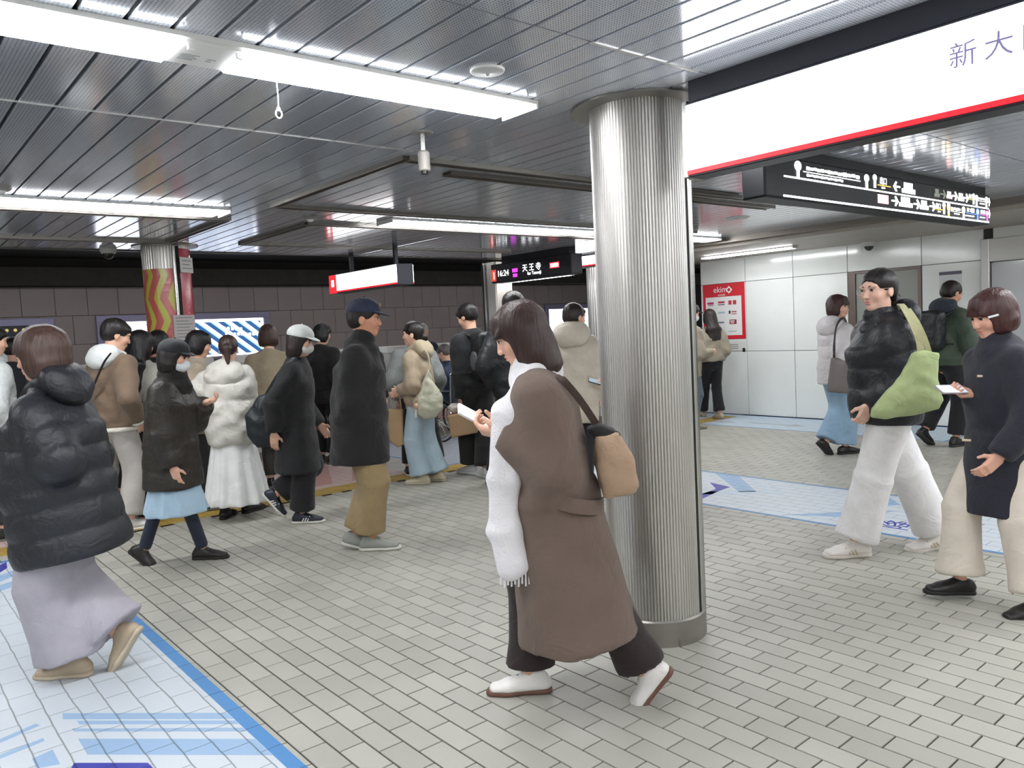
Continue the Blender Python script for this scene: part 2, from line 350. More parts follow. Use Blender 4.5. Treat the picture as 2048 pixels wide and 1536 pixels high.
def slat_mesh(L):
    mb = MB(); a, b_, z0, z1 = 0.006, SP-0.006, 0.0, 0.02; c = 0.003
    pr = [(a, z1), (a, z0+c), (a+c, z0), (b_-c, z0), (b_, z0+c), (b_, z1)]; k = len(pr)
    vs_ = [(x, 0.004, z) for x, z in pr]+[(x, L-0.004, z) for x, z in pr]
    fs = [(i, i+1, k+i+1, k+i) for i in range(k-1)]+[(k-1, 0, k, 2*k-1), tuple(range(k))[::-1], tuple(range(k, 2*k))]
    return mb.add(vs_, [tuple(reversed(f)) for f in fs]).mesh('slat', M_slat)
sm_a, sm_b = slat_mesh(1.7), slat_mesh(YEDGE-0.03-3.68)
unseen = []
for i in range(-6, 62):
    x0 = SX0+i*SP
    if x0 > 8.5: continue
    for y0, me in ((0.28, sm_a), (1.98, sm_a), (3.68, sm_b)):
        vis = any((lambda q: q and -30 < q[0] < 2080 and -60 < q[1])(project((x0+SP/2, y0+f*(1.7 if me is sm_a else 5.0), CEIL))) for f in (0, .25, .5, .75, 1))
        if vis: inst('slat', me, ceil, (x0, y0, CEIL))
        else: unseen.append((x0, y0, 1.7 if me is sm_a else YEDGE-0.03-3.68))
rest = MB()
for i in range(-48, 62): rest.box(SX0+i*SP+0.004, SX0+(i+1)*SP-0.004, -6, 0.27, CEIL, CEIL+0.02)
for i in range(-48, -4): rest.box(SX0+i*SP+0.004, SX0+(i+1)*SP-0.004, 0.28, YEDGE-0.03, CEIL, CEIL+0.02)
for x0, y0, L_ in unseen: rest.box(x0+0.006, x0+SP-0.006, y0+0.004, y0+L_-0.004, CEIL, CEIL+0.02)
o = rest.build('distant_slat_lining', M_slat, ceil); o['kind'] = 'stuff'
M_seam = mat('seam_strip', '#c8c8c6', 0.3, 0.7); M_trimd = mat('ceiling_trim_dark', '#4b453f', 0.45, 0.5); M_triml = mat('ceiling_trim_light', '#8d8983', 0.35, 0.7)
k = 4
for (x0, x1, y0, y1, mm) in [(-3, 2.45, 3.676, 3.684, M_seam), (2.1, 2.72, 1.976, 1.99, M_seam)]:
    tag(MB().box(x0, x1, y0, y1, CEIL-0.004, CEIL+0.004).build('trim_%d' % k, mm), kind='structure'); k += 1
def slot(x0, x1, y0, y1):
    """dark air slot with two metal lips"""
    global k
    t = empty('trim_%d' % k); t['kind'] = 'structure'; k += 1
    if x1-x0 > y1-y0:
        MB().box(x0, x1, y0, y1, CEIL-0.016, CEIL+0.001).build('slot_body', M_trimd, t)
        MB().box(x0, x1, y0-0.014, y0, CEIL-0.024, CEIL+0.001).build('slot_lip', M_triml, t); MB().box(x0, x1, y1, y1+0.014, CEIL-0.024, CEIL+0.001).build('slot_lip', M_triml, t)
    else:
        MB().box(x0, x1, y0, y1, CEIL-0.016, CEIL+0.001).build('slot_body', M_trimd, t)
        MB().box(x0-0.01, x0, y0, y1, CEIL-0.024, CEIL+0.001).build('slot_lip', M_triml, t); MB().box(x1, x1+0.01, y0, y1, CEIL-0.024, CEIL+0.001).build('slot_lip', M_triml, t)
for s in [(2.5, 6.6, 3.80, 3.86), (2.95, 6.6, 4.02, 4.10), (2.46, 2.50, 3.80, 5.62), (2.5, 7.5, 5.56, 5.62), (-3, 2.42, 6.30, 6.36), (2.38, 2.42, 6.36, 7.86), (-3, 2.42, 7.86, 7.92),
          (3.08, 8.4, 6.30, 6.36), (3.08, 3.12, 6.36, 7.80), (3.08, 6.6, 7.80, 7.86)]: slot(*s)
# lowered soffit in front of the white wall
tag(MB().box(8.62, XWALL+0.2, 0.0, 8.6, 2.395, 2.56).build('ceiling_soffit', mat('soffit_panel', '#a39c93', 0.5, 0.1, vary=0.06)), kind='structure')
tag(MB().box(8.5, 8.62, -2, 8.6, 2.44, 2.56).build('trim_20', mat('soffit_edge', '#7d766e', 0.4, 0.5)), kind='structure')
# ---- right wall of white enamel panels
wall_r = MB().box(XWALL, XWALL+0.2, -3, 7.70, 0, 2.6).build('wall_right', mat('wall_joint', '#4a4a48', 0.8)); tag(wall_r, kind='structure')
M_pan = mat('enamel_panel', '#e3e6e3', 0.12, 0.0, spec=0.6, vary=0.015)
ys = [7.68, 6.868, 6.081, 5.274, 4.31, 3.60, 3.50, 2.3]
for i in range(5):
    y1, y0 = ys[i], ys[i+1]
    spans = [(2.036, 2.40)]
    if i < 3: spans += [(0.985, 2.03), (0.01, 0.978)]
    elif i == 4: spans += [(0.985, 2.03), (0.01, 0.978)]
    for z0, z1 in spans:
        MB().box(XWALL-0.03, XWALL, y0+0.004, y1-0.004, z0, z1, 0.003).build('panel', M_pan, wall_r)
for j in range(5):
    y1 = 3.50-0.8*j
    for z0, z1 in ((2.036, 2.40), (0.985, 2.03), (0.01, 0.978)): MB().box(XWALL-0.03, XWALL, y1-0.796, y1-0.004, z0, z1, 0.003).build('panel', M_pan, wall_r)
d1 = empty('door_1'); d1['kind'] = 'structure'
MB().box(XWALL-0.012, XWALL, 4.36, 5.17, 0.01, 2.0, 0.004).build('door_leaf', mat('door_grey', '#8d9089', 0.45, 0.2), d1)
mb = MB(); mb.box(XWALL-0.03, XWALL+0.001, 5.17, 5.268, 0.0, 2.03); mb.box(XWALL-0.03, XWALL+0.001, 4.316, 4.36, 0, 2.03); mb.box(XWALL-0.03, XWALL+0.001, 4.36, 5.17, 2.0, 2.03)
mb.build('door_frame', mat('door_frame_bronze', '#6d625c', 0.4, 0.6), d1)
MB().tube([(XWALL-0.02, 4.46, 1.0), (XWALL-0.06, 4.46, 1.0), (XWALL-0.06, 4.56, 1.0)], 0.01).build('door_handle', mat('steel', '#b5b5b2', 0.25, 1.0), d1)
d2 = empty('door_2'); d2['kind'] = 'structure'
M_steel = mat('steel', '#b5b5b2', 0.25, 1.0)
mb = MB(); mb.box(XWALL-0.12, XWALL-0.03, 3.51, 3.60, 0, 2.27, 0.006); mb.box(XWALL-0.12, XWALL-0.03, 1.9, 3.51, 2.0, 2.27, 0.006); mb.build('door_frame', mat('satin_frame', '#b9b8b4', 0.32, 0.7), d2)
MB().box(XWALL-0.07, XWALL-0.055, 1.95, 3.50, 0.02, 1.99).build('glass_leaf', mat('grey_glass', '#bcbec0', 0.06, 0.0, spec=0.8), d2)
# opening beyond the white wall
tag(MB().box(XWALL+0.2, 16, 7.5, 7.7, 0, 2.6).build('wall_return', mat('return_wall', '#8f8a86', 0.5)), kind='structure')
tag(MB().box(XWALL-0.02, 16, 7.0, PLAT, -0.3, -0.002).build('floor_side', mat('boarding_floor', '#a39f97', 0.5)), kind='structure')
tag(MB().box(XWALL+0.1, 16, 7.5, YEDGE, CEIL, CEIL+0.2).build('ceiling_side', mat('soffit_panel', '#a39c93', 0.5)), kind='structure')
# hall behind the camera
M_hall = mat('hall_wall', '#d4d2cd', 0.5)
tag(MB().box(-6, XWALL+0.2, -6.2, -6, 0, 2.6).build('wall_rear', M_hall), kind='structure')
tag(MB().box(-6.2, -6, -6.2, PLAT, 0, 2.6).build('wall_left', M_hall), kind='structure')
# ================================================================ FIXTURES
M_lamp = mat('lamp_diffuser', '#fafcff', 0.4, emit=LAMP_E); M_white = mat('white_enamel', '#e4e4e2', 0.35); M_black = mat('black_plastic', '#141417', 0.35)
def lamp(x0, x1, y, w, z=CEIL, label='', axis='x', group='ceiling lamps', gap=None, dim=None):
    """long fluorescent fitting: enamel tray, end caps, diffuser(s)"""
    t = empty('ceiling_lamp', ((x0+x1)/2, y, z), 0 if axis == 'x' else math.pi/2, label, 'lamp', group)
    L = (x1-x0)/2; h = 0.03
    mb = MB(); mb.box(-L, L, -w/2, w/2, -0.012, 0.0); mb.box(-L, L, -w/2, -w/2+0.004, -0.016, -0.012); mb.box(-L, L, w/2-0.004, w/2, -0.016, -0.012); mb.build('housing', M_white, t)
    for s in (-1, 1): MB().box(s*L-0.006, s*L+0.006, -w/2-0.002, w/2+0.002, -h-0.006, 0.0, 0.002).build('end_cap', M_white, t)
    segs = [(-L+0.008, L-0.05)]
    if gap is not None:
        g0, g1 = gap[0]-(x0+x1)/2, gap[1]-(x0+x1)/2; segs = [(-L+0.008, g0), (g1, L-0.05)]
        b = MB().box(g0, g1, -w/2+0.01, w/2-0.01, -h+0.004, -0.012, 0.002).build('ballast_cover', M_white, t)
        mb = MB()
        for q in range(4): mb.box(g0+0.03, g0+0.09-0.01*(q % 2), 0.005+q*0.016, 0.010+q*0.016, -h+0.003, -h+0.0045)
        mb.box(g1-0.08, g1-0.05, 0.02, 0.026, -h+0.003, -h+0.0045); mb.box(g1-0.08, g1-0.06, 0.04, 0.046, -h+0.003, -h+0.0045)
        mb.build('rating_label', mat('label_grey_print', '#8d8f93', 0.6), b)
        for gx in (g0+0.02, g1-0.02): MB().tube([(gx, -w/2+0.03, -h+0.002), (gx, -w/2+0.03, -h-0.012), (gx+0.02, -w/2+0.035, -h-0.014)], 0.005).build('latch', M_white, b)
    for a, b in segs:
        MB().box(a, b, -w/2+0.006, w/2-0.006, -h-0.004, -0.0125, 0.006).build('diffuser', M_lamp if dim is None else dim, t)
    return t
lamp(-0.6, 2.415, 2.74, 0.24, label='near ceiling lamp with a bare ballast cover halfway and a pull cord', gap=(0.90, 1.10))
lamp(3.35, 4.4, 2.74, 0.24, label='added fill lamp unseen behind the large backlit station sign')  # unseen fill, added to brighten the right-hand floor; no known fitting here
lamp(4.6, 7.4, 0.9, 0.24, label='added fill lamp past the picture edge above the woman in navy coat')  # out-of-frame fill lamp, put in to lift the light on the right side
lamp(-3.9, -0.8, 2.74, 0.24, label='ceiling lamp past the camera side end of the near lamp row')
lamp(0.0, 2.255, 5.985, 0.26, label='ceiling lamp above the crowd with the patterned column below')
lamp(-3.0, -0.2, 5.985, 0.26, label='ceiling lamp outside the picture on the patterned column row')
lamp(3.65, 6.25, 5.985, 0.26, label='ceiling lamp leading from the middle to behind the steel column')
lamp(6.45, 8.4, 5.985, 0.26, label='ceiling lamp hidden behind the steel column')
l4 = lamp(-0.72, 0.72, 0, 0.13, z=2.395, label='short lamp in the soffit above the red poster', axis='y', dim=mat('lamp_diffuser_soffit', '#fafcff', 0.4, emit=28.0)); l4.location = (9.55, 6.25, 2.395)
for yy_, nm_ in ((1.7, 'nearer'), (-0.2, 'farther')):  # two unseen fill lamps added to brighten the white panels and nearby floor
    l5 = lamp(-0.72, 0.72, 0, 0.13, z=2.395, label='%s added soffit fill lamp past the picture edge beyond the glass door' % nm_, axis='y', dim=mat('lamp_diffuser_soffit', '#fafcff', 0.4, emit=28.0)); l5.location = (9.55, yy_, 2.395)
for j, (yy, nm) in enumerate(((-0.6, 'nearer'), (-3.8, 'farther'))):
    for i, xx in enumerate((-2.6, 0.6, 3.8, 7.0)):
        lamp(xx-1.3, xx+1.3, yy, 0.24, label='%s ceiling lamp of the %s row behind the camera' % (('first', 'second', 'third', 'fourth')[i], nm), group='lamps behind the camera')
for i, xx in enumerate((0.5, 2.8, 5.1, 7.4, 9.7, 12.0)):  # hidden fill lamps, added only to brighten the tiled track wall
    l = lamp(-1.0, 1.0, 0, 0.16, z=2.0, label='lamp', dim=mat('fill_diffuser_track', '#fafcff', 0.4, emit=13.0)); l.location = (xx, 11.4, 2.92)
    l['label'] = '%s added track side fill lamp above the platform gates, counted from the patterned column end' % ('first', 'second', 'third', 'fourth', 'fifth', 'sixth')[i]; l['group'] = 'added track side fill lamps'
lt = lamp(-0.62, 0.62, 0, 0.12, z=2.0, axis='y', label='slim lamp hanging below the train display'); lt.location = (7.6, 8.35, 2.22)
# pull cord
pc = empty('pull_cord', (1.305, 2.846, CEIL-0.03), 0, 'thin white pull cord with a ring hanging from the near ceiling lamp', 'cord')
MB().tube([(0, 0, 0), (0.002, 0, -0.06), (0, 0, -0.105)], 0.0022, 6).build('cord', M_white, pc)
MB().tube([(0.012*math.sin(a), 0, -0.122+0.016*math.cos(a)) for a in np.linspace(0, 2*math.pi, 13)], 0.003, 6, False).build('ring', M_white, pc)
MB().lathe([(0.004, -0.112), (0.008, -0.104), (0.003, -0.094)], 10).build('bead', M_white, pc)
# ---- columns
def flute_mat():
    m = bpy.data.materials.new('brushed_steel'); m.use_nodes = True; nt = m.node_tree; b = nt.nodes['Principled BSDF']
    g, s = world_pos(nt)
    mp = nt.nodes.new('ShaderNodeMapping'); mp.inputs['Scale'].default_value = (9, 9, 0.8); nt.links.new(g.outputs['Position'], mp.inputs[0])
    n = nt.nodes.new('ShaderNodeTexNoise'); n.inputs['Scale'].default_value = 1.0; n.inputs['Detail'].default_value = 6; nt.links.new(mp.outputs[0], n.inputs['Vector'])
    cr = nt.nodes.new('ShaderNodeValToRGB'); cr.color_ramp.elements[0].color = (*lin('#c4c1bd'), 1); cr.color_ramp.elements[1].color = (*lin('#dedcd8'), 1); nt.links.new(n.outputs[0], cr.inputs[0])
    nt.links.new(cr.outputs[0], b.inputs['Base Color']); b.inputs['Metallic'].default_value = 1.0
    nt.links.new(mth(nt, 'ADD', 0.30, mth(nt, 'MULTIPLY', n.outputs[0], 0.14)), b.inputs['Roughness'])
    return m
M_col = flute_mat()
def column(name, loc, label, r=0.225, nf=96, groove=None, top=CEIL):
    t = empty(name, loc, 0, label, 'column')
    mb = MB(); n = nf*4; prof = []
    for k in range(n):
        rr = r - (0.006 if k % 4 == 0 else 0.0)
        prof.append((rr, 2*math.pi*k/n))
    z0, z1 = 0.12, top
    vs_ = [(a*math.cos(b), a*math.sin(b), z) for z in (z0, z1) for a, b in prof]
    fs = [(i, (i+1) % n, n+(i+1) % n, n+i) for i in range(n)]+[tuple(range(n-1, -1, -1)), tuple(range(n, 2*n))]
    mb.add(vs_, fs).build('fluted_shaft', M_col, t)
    MB().lathe([(r+0.012, 0.0), (r+0.012, 0.115), (r+0.004, 0.122)], 48).build('base_ring', mat('base_steel', '#9a9690', 0.4, 0.9, vary=0.15, vscale=4), t, smooth=True)
    MB().lathe([(r+0.004, top-0.012), (r+0.085, top-0.010), (r+0.085, top-0.001)], 48).build('ceiling_collar', mat('collar', '#8b8884', 0.35, 0.8), t, smooth=True)
    return t
cn = column('column', (2.91, 2.47, 0), 'large fluted stainless steel column beside the woman in a brown coat')
def on_col(r, ang, z): return (r*math.cos(ang), r*math.sin(ang), z)
ag = math.atan2(-2.47, -2.91)+math.radians(66)
mb = MB(); mb.poly([(-0.008, 0.12), (0.008, 0.12), (0.008, 2.14), (-0.008, 2.14)], frame(on_col(0.222, ag, 0), (-math.sin(ag), math.cos(ag), 0), (0, 0, 1)), 0, 0.006); mb.build('groove', mat('groove_black', '#171514', 0.7), cn)
ag2 = ag+math.radians(15)
MB().tube([on_col(0.212, ag2, 0.12), on_col(0.212, ag2, 2.14)], 0.026, 12).build('cable_cover', M_steel, cn, smooth=True)
cf = column('column', (2.5, 8.3, 0), 'steel column wrapped in yellow and red zigzag film above the crowd', nf=48)
# wrap films on the far column
af = math.atan2(-8.3, -2.5)
M_zy = mat('zigzag_yellow', '#c3c04a', 0.25, coat=0.3); M_zr = mat('zigzag_red', '#c8615c', 0.25, coat=0.3); M_mag = mat('red_film', '#b3243f', 0.25, coat=0.3)
def wrap(name, a0, a1, z0, z1, r, m, n=14, par=None, zig=None):
    mb = MB(); rows = 1 if zig is None else 24
    for i in range(n):
        b0, b1 = a0+(a1-a0)*i/n, a0+(a1-a0)*(i+1)/n
        mb.add([on_col(r, b0, z0), on_col(r, b1, z0), on_col(r, b1, z1), on_col(r, b0, z1)], [(0, 1, 2, 3)])
    return mb.build(name, m, par, smooth=True)
wy = wrap('zigzag_film', af-1.45, af+0.28, 0.5, 2.26, 0.2265, M_zy, 16, cf)
def zig(c, w):
    mb = MB(); zs = np.linspace(0.5, 2.26, 25)
    def off(z): q = (z/0.44) % 1.0; return (abs(q-0.5)*2-0.5)*0.42
    for z0, z1 in zip(zs[:-1], zs[1:]):
        for j in range(6):
            p = []
            for z, s_ in ((z0, -1+j/3), (z0, -1+(j+1)/3), (z1, -1+(j+1)/3), (z1, -1+j/3)):
                a = min(max(af+c+off(z)+s_*w, af-1.44), af+0.27); p.append(on_col(0.2282, a, z))
            mb.add(p, [(0, 1, 2, 3)])
    mb.build('zigzag_stripe', M_zr, wy)
zig(-1.2, 0.16); zig(-0.62, 0.16); zig(-0.02, 0.16)
wr = wrap('red_text_film', af+0.55, af+1.5, 0.5, 2.46, 0.2265, M_mag, 10, cf)
mb = MB(); random.seed(3)
for i in range(11):
    z = 2.05-i*0.085
    for q in range(5):
        a = af+0.72+random.uniform(0, 0.16); dz = random.uniform(-0.03, 0.03); ww = random.uniform(0.02, 0.09)
        mb.add([on_col(0.2285, a, z+dz), on_col(0.2285, a+ww, z+dz), on_col(0.2285, a+ww, z+dz+0.008), on_col(0.2285, a, z+dz+0.008)], [(0, 1, 2, 3)])
mb.build('vertical_lettering', mat('film_pink_print', '#e2a0a8', 0.4), wr)
fr = frame(Vector(on_col(0.232, af+0.41, 0)), (-math.sin(af+0.41), math.cos(af+0.41), 0), (0, 0, 1))
MB().poly(rect(-0.028, 0.1, 0.028, 2.48), fr, -0.02, 0.0).build('groove', mat('groove_black', '#171514', 0.7), cf)
MB().tube([on_col(0.236, af+0.30, 0.1), on_col(0.236, af+0.30, 2.48)], 0.018, 10).build('conduit', M_steel, cf, smooth=True)
def notice(name, label, par_loc, ang, r, z0, z1, w, m1, lines):
    t = empty(name, par_loc, 0, label, 'notice'); f_ = frame(Vector(on_col(r, ang, 0)), (-math.sin(ang), math.cos(ang), 0), (0, 0, 1))
    MB().poly(rect(-w/2, z0, w/2, z1), f_, 0, 0.012).build('board', m1, t)
    mb = MB()
    for i in range(lines):
        zz = z1-(i+1)*(z1-z0)/(lines+1); mb.poly(rect(-w*0.38, zz, w*(0.38-0.15*(i % 2)), zz+0.008), f_, 0.012, 0.0128)
    mb.build('printed_lines', mat('print_grey', '#7d7d80', 0.6), t); return t
notice('notice_board', 'small white notice clipped near the top of the patterned column', (2.5, 8.3, 0), af+0.85, 0.235, 2.22, 2.37, 0.17, mat('paper_white', '#d7d6d2', 0.6), 3)
notice('notice_board', 'grey notice box on the patterned column just above the heads', (2.5, 8.3, 0), af+0.48, 0.25, 1.55, 1.80, 0.22, mat('notice_grey', '#b7afae', 0.5), 7)
column('column', (8.8, 8.3, 0), 'steel column mostly hidden behind the large near column', nf=32)
pl = empty('post', (7.32, 8.98, 0), 0, 'square steel post under the train display', 'post')
MB().box(-0.16, 0.16, -0.16, 0.16, 0, 2.49, 0.02).build('shaft', mat('post_steel', '#b9b4ad', 0.3, 0.8), pl); MB().tube([(-0.19, 0.1, 0.0), (-0.19, 0.1, 2.45)], 0.014).build('conduit', M_black, pl); MB().box(-0.18, 0.18, -0.18, 0.18, 0, 0.1).build('plinth', M_steel, pl)
# ---- large backlit sign
M_sign = mat('sign_light', '#ffffff', 0.3, emit=SIGN_E); M_signin = mat('sign_print_grey', '#8c86a4', 0.5, emit=0.75); M_red = mat('sign_red', '#c8202c', 0.4, emit=0.35); M_redl = mat('sign_red_lit', '#e0202c', 0.4, emit=1.0)
M_hous = mat('sign_housing', '#2c2e36', 0.4, 0.3)
def lightbox(name, label, x, th, y0, y1, z0, z1, red=0.014):
    """double sided lightbox running along Y, lit face towards -X"""
    t = empty(name, (x+th/2, (y0+y1)/2, z0), 0, label, 'sign'); hy = (y1-y0)/2; H = z1-z0
    MB().box(-th/2+0.006, th/2-0.006, -hy, hy, -0.02, H+0.012, 0.004).build('case', M_hous, t)
    for s in (-1, 1): MB().box(min(s*th/2, s*(th/2-0.006)), max(s*th/2, s*(th/2-0.006)), -hy+0.006, hy-0.006, 0.0, H).build('lit_face', M_sign, t)
    for s in (-1, 1): MB().box(min(s*(th/2+0.001), s*(th/2-0.008)), max(s*(th/2+0.001), s*(th/2-0.008)), -hy+0.004, hy-0.004, -0.010, 0.008).build('red_edge', M_redl, t)
    return t
sb = lightbox('station_sign', 'large backlit white station name sign with red bottom edge by the steel column', 2.78, 0.12, -0.95, 2.10, 2.122, 2.40)
sb_f = frame((-0.0602, 0, 0), (0, -1, 0), (0, 0, 1))
for i, ch_ in enumerate('新大阪'): text('lettering', ch_, sb_f, -0.482+0.102*i, 0.142, 0.086, mat('sign_print_grey2', '#77719a', 0.5, emit=0.6), sb, h=0.0015)
MB().box(-0.052, 0.052, -1.50, 1.51, 0.29, CEIL-2.122).build('hanging_channel', M_hous, sb)
MB().box(-0.058, 0.058, 1.52, 1.545, -0.02, 0.30, 0.003).build('end_frame', M_steel, sb)
s3 = lightbox('station_sign', 'small backlit white sign with red end hanging over the track side', 4.6, 0.22, 7.36, 8.92, 2.062, 2.26)
MB().box(-0.116, -0.108, 0.60, 0.78, -0.02, 0.2).build('red_end_panel', M_redl, s3); MB().box(-0.118, -0.112, 0.66, 0.72, 0.06, 0.14).build('station_mark', M_sign, s3)
for yy in (-0.6, 0.4): MB().box(-0.02, 0.02, yy-0.02, yy+0.02, 0.2, CEIL-2.062+ (0.8 if yy > 0.3 else 0.0)).build('hanger', M_hous, s3)
s5 = lightbox('station_sign', 'bright lightbox tucked behind the train display beside the hidden column', 8.05, 0.2, 7.55, 8.25, 2.34, 2.47)
# ---- black wayfinding sign
bs = empty('direction_sign', (4.1, 2.55, 2.185), math.atan2(0.02, 3.5), 'long black illuminated direction sign with white bars, arrows and pictograms', 'sign')
MB().box(0.0, 3.5, 0.0, 0.16, 0.0, 0.25, 0.012).build('case', mat('sign_black', '#0e0f13', 0.45, spec=0.25), bs)
MB().box(0.02, 3.48, 0.03, 0.13, 0.25, CEIL-2.185).build('hanging_channel', mat('sign_black', '#0e0f13', 0.45, spec=0.25), bs)
M_sw = mat('sign_white_lit', '#ffffff', 0.4, emit=2.6); M_sy = mat('sign_yellow_lit', '#e8b84a', 0.4, emit=1.4); M_sbl = mat('sign_blue_lit', '#4a7fe0', 0.4, emit=1.4); M_spu = mat('sign_purple_lit', '#b43aa8', 0.4, emit=1.4); M_spk = mat('sign_pink_lit', '#f2b8b8', 0.4, emit=1.6); M_sdim = mat('sign_dim', '#7d8478', 0.4, emit=0.4)
BF = frame((0, -0.0005, 0), (1, 0, 0), (0, 0, 1))
def bsp(name, pts, m): MB().poly(pts, BF, 0, 0.002).build(name, m, bs)
bsp('light_bar', rect(0.19, 0.012, 3.46, 0.024), M_sw); bsp('light_bar', rect(0.20, 0.128, 3.46, 0.138), M_sw)
def pin(a, b, m=M_sw, r=0.026): bsp('line_symbol', disc(a, b+0.068, r*1.3, 14, r), m); bsp('line_stem', rect(a-0.016, b, a+0.016, b+0.06), m)
def arrow(a, b, s, m=M_sw):
    bsp('arrow', [(a-s*0.05, b+0.006), (a-s*0.05, b-0.006), (a+s*0.02, b-0.006), (a+s*0.0, b-0.032), (a+s*0.02, b-0.036), (a+s*0.06, b), (a+s*0.02, b+0.036), (a+s*0.0, b+0.032), (a+s*0.02, b+0.006)][::1 if s > 0 else -1], m)
def blocks(a0, a1, b, h, n, m=M_sw):
    mb = MB(); w = (a1-a0)/n
    for i in range(n): mb.poly(rect(a0+i*w, b+0.1*h*(i % 3), a0+i*w+w*0.78, b+h*(1-0.12*(i % 2))), BF, 0, 0.002)
    mb.build('small_lettering', m, bs)
def pict(a, b, w, h, m=M_sw): bsp('pictogram', [(a, b), (a+w, b), (a+w, b+h*0.45), (a+w*0.8, b+h*0.45), (a+w*0.8, b+h), (a+w*0.15, b+h), (a+w*0.15, b+h*0.4), (a, b+h*0.4)], m)
pin(0.36, 0.138, r=0.03); blocks(0.46, 0.98, 0.190, 0.022, 12); bsp('line_rule', rect(0.42, 0.176, 1.15, 0.181), M_sw); blocks(0.46, 0.92, 0.152, 0.016, 16); blocks(0.92, 1.15, 0.190, 0.026, 4)
pin(1.24, 0.138); pin(1.36, 0.152, r=0.022); text('lettering', '出口', BF, 1.43, 0.186, 0.055, M_sw, bs, h=0.002); bsp('line_rule', rect(1.40, 0.172, 1.60, 0.178), M_sy); blocks(1.46, 1.52, 0.154, 0.012, 2); arrow(1.70, 0.185, -1); pict(1.78, 0.15, 0.22, 0.075)
pict(2.34, 0.16, 0.10, 0.06, M_sdim); arrow(2.50, 0.188, 1, M_sdim); pict(2.57, 0.163, 0.11, 0.055, M_spk); arrow(2.73, 0.19, 1); pict(2.80, 0.16, 0.12, 0.06); arrow(2.96, 0.19, 1)
text('lettering', '出口', BF, 3.02, 0.195, 0.04, M_sw, bs, h=0.002); bsp('line_rule', rect(3.0, 0.182, 3.10, 0.187), M_sy); pin(3.125, 0.15, r=0.02); pin(3.19, 0.138, r=0.024); blocks(3.22, 3.36, 0.196, 0.018, 7); bsp('line_rule', rect(3.21, 0.184, 3.40, 0.188), M_sw); blocks(3.26, 3.37, 0.160, 0.011, 7); pin(3.41, 0.138, r=0.024); arrow(3.46, 0.19, 0.6)
bsp('pictogram', rect(1.40, 0.052, 1.56, 0.112), M_spk); arrow(1.66, 0.082, 1); pict(1.73, 0.05, 0.22, 0.07); arrow(2.02, 0.082, 1); pict(2.08, 0.05, 0.15, 0.066); arrow(2.30, 0.082, 1)
text('lettering', '出口', BF, 2.36, 0.074, 0.048, M_sw, bs, h=0.002); bsp('line_rule', rect(2.34, 0.064, 2.50, 0.070), M_sy); blocks(2.40, 2.46, 0.046, 0.010, 2); pin(2.52, 0.036, r=0.022); pin(2.61, 0.024, M_sy, 0.026); pin(2.61, 0.04, M_sw, 0.022); blocks(2.66, 2.85, 0.076, 0.024, 6); bsp('line_rule', rect(2.65, 0.066, 2.88, 0.070), M_sw); blocks(2.72, 2.83, 0.046, 0.010, 6); pin(2.91, 0.024)
text('lettering', '四つ橋線', BF, 2.98, 0.082, 0.040, M_sw, bs, h=0.002); bsp('line_rule', rect(2.95, 0.068, 3.18, 0.073), M_sbl); blocks(2.95, 3.14, 0.044, 0.011, 9); pin(3.21, 0.024, M_sbl, 0.028); bsp('line_symbol', disc(3.21, 0.092, 0.024, 14, 0.019), M_sw)
text('lettering', '谷町線', BF, 3.27, 0.084, 0.036, M_sw, bs, h=0.002); bsp('line_rule', rect(3.25, 0.070, 3.40, 0.075), M_spu); blocks(3.26, 3.38, 0.046, 0.010, 6); pin(3.42, 0.024, M_spu, 0.026); bsp('line_symbol', disc(3.42, 0.092, 0.022, 14, 0.018), M_sw); arrow(3.465, 0.09, 0.5)
# ---- LED train display
ld = empty('train_display', (7.0, 7.9, 2.15), 0, 'black hanging train display reading 16:24 with a red number one', 'display')
MB().box(0.0, 0.2, -0.80, 0.82, 0.0, 0.26, 0.01).build('case', mat('sign_black', '#0e0f13', 0.45, spec=0.25), ld); MB().box(0.04, 0.16, -0.72, 0.62, 0.26, CEIL-2.15).build('hanging_channel', mat('sign_black', '#0e0f13', 0.45, spec=0.25), ld)
LF = frame((-0.001, 0.82, 0), (0, -1, 0), (0, 0, 1))
def lp(name, pts, m): MB().poly(pts, LF, 0, 0.002).build(name, m, ld)
lp('number_panel', rect(0.01, 0.025, 0.115, 0.185), mat('led_red_panel', '#c8402f', 0.4, emit=0.8)); text('lettering', '1', LF, 0.035, 0.055, 0.14, M_sw, ld, h=0.003)
text('lettering', '16:24', LF, 0.14, 0.085, 0.115, M_sw, ld, h=0.002); M_mg = mat('led_magenta', '#c832d2', 0.4, emit=1.6)
lp('line_panel', rect(0.47, 0.115, 0.58, 0.165), M_mg); lp('line_panel', rect(0.48, 0.05, 0.57, 0.095), M_mg)
text('lettering', '天 王 寺', LF, 0.68, 0.115, 0.105, M_sw, ld, h=0.002); text('lettering', 'for Tennoji', LF, 0.78, 0.055, 0.06, M_sw, ld, h=0.002)
lp('status_panel', rect(1.22, 0.10, 1.40, 0.175), M_redl); lp('status_panel', rect(1.235, 0.112, 1.385, 0.163), mat('led_pink', '#ffd0d0', 0.4, emit=2.0))
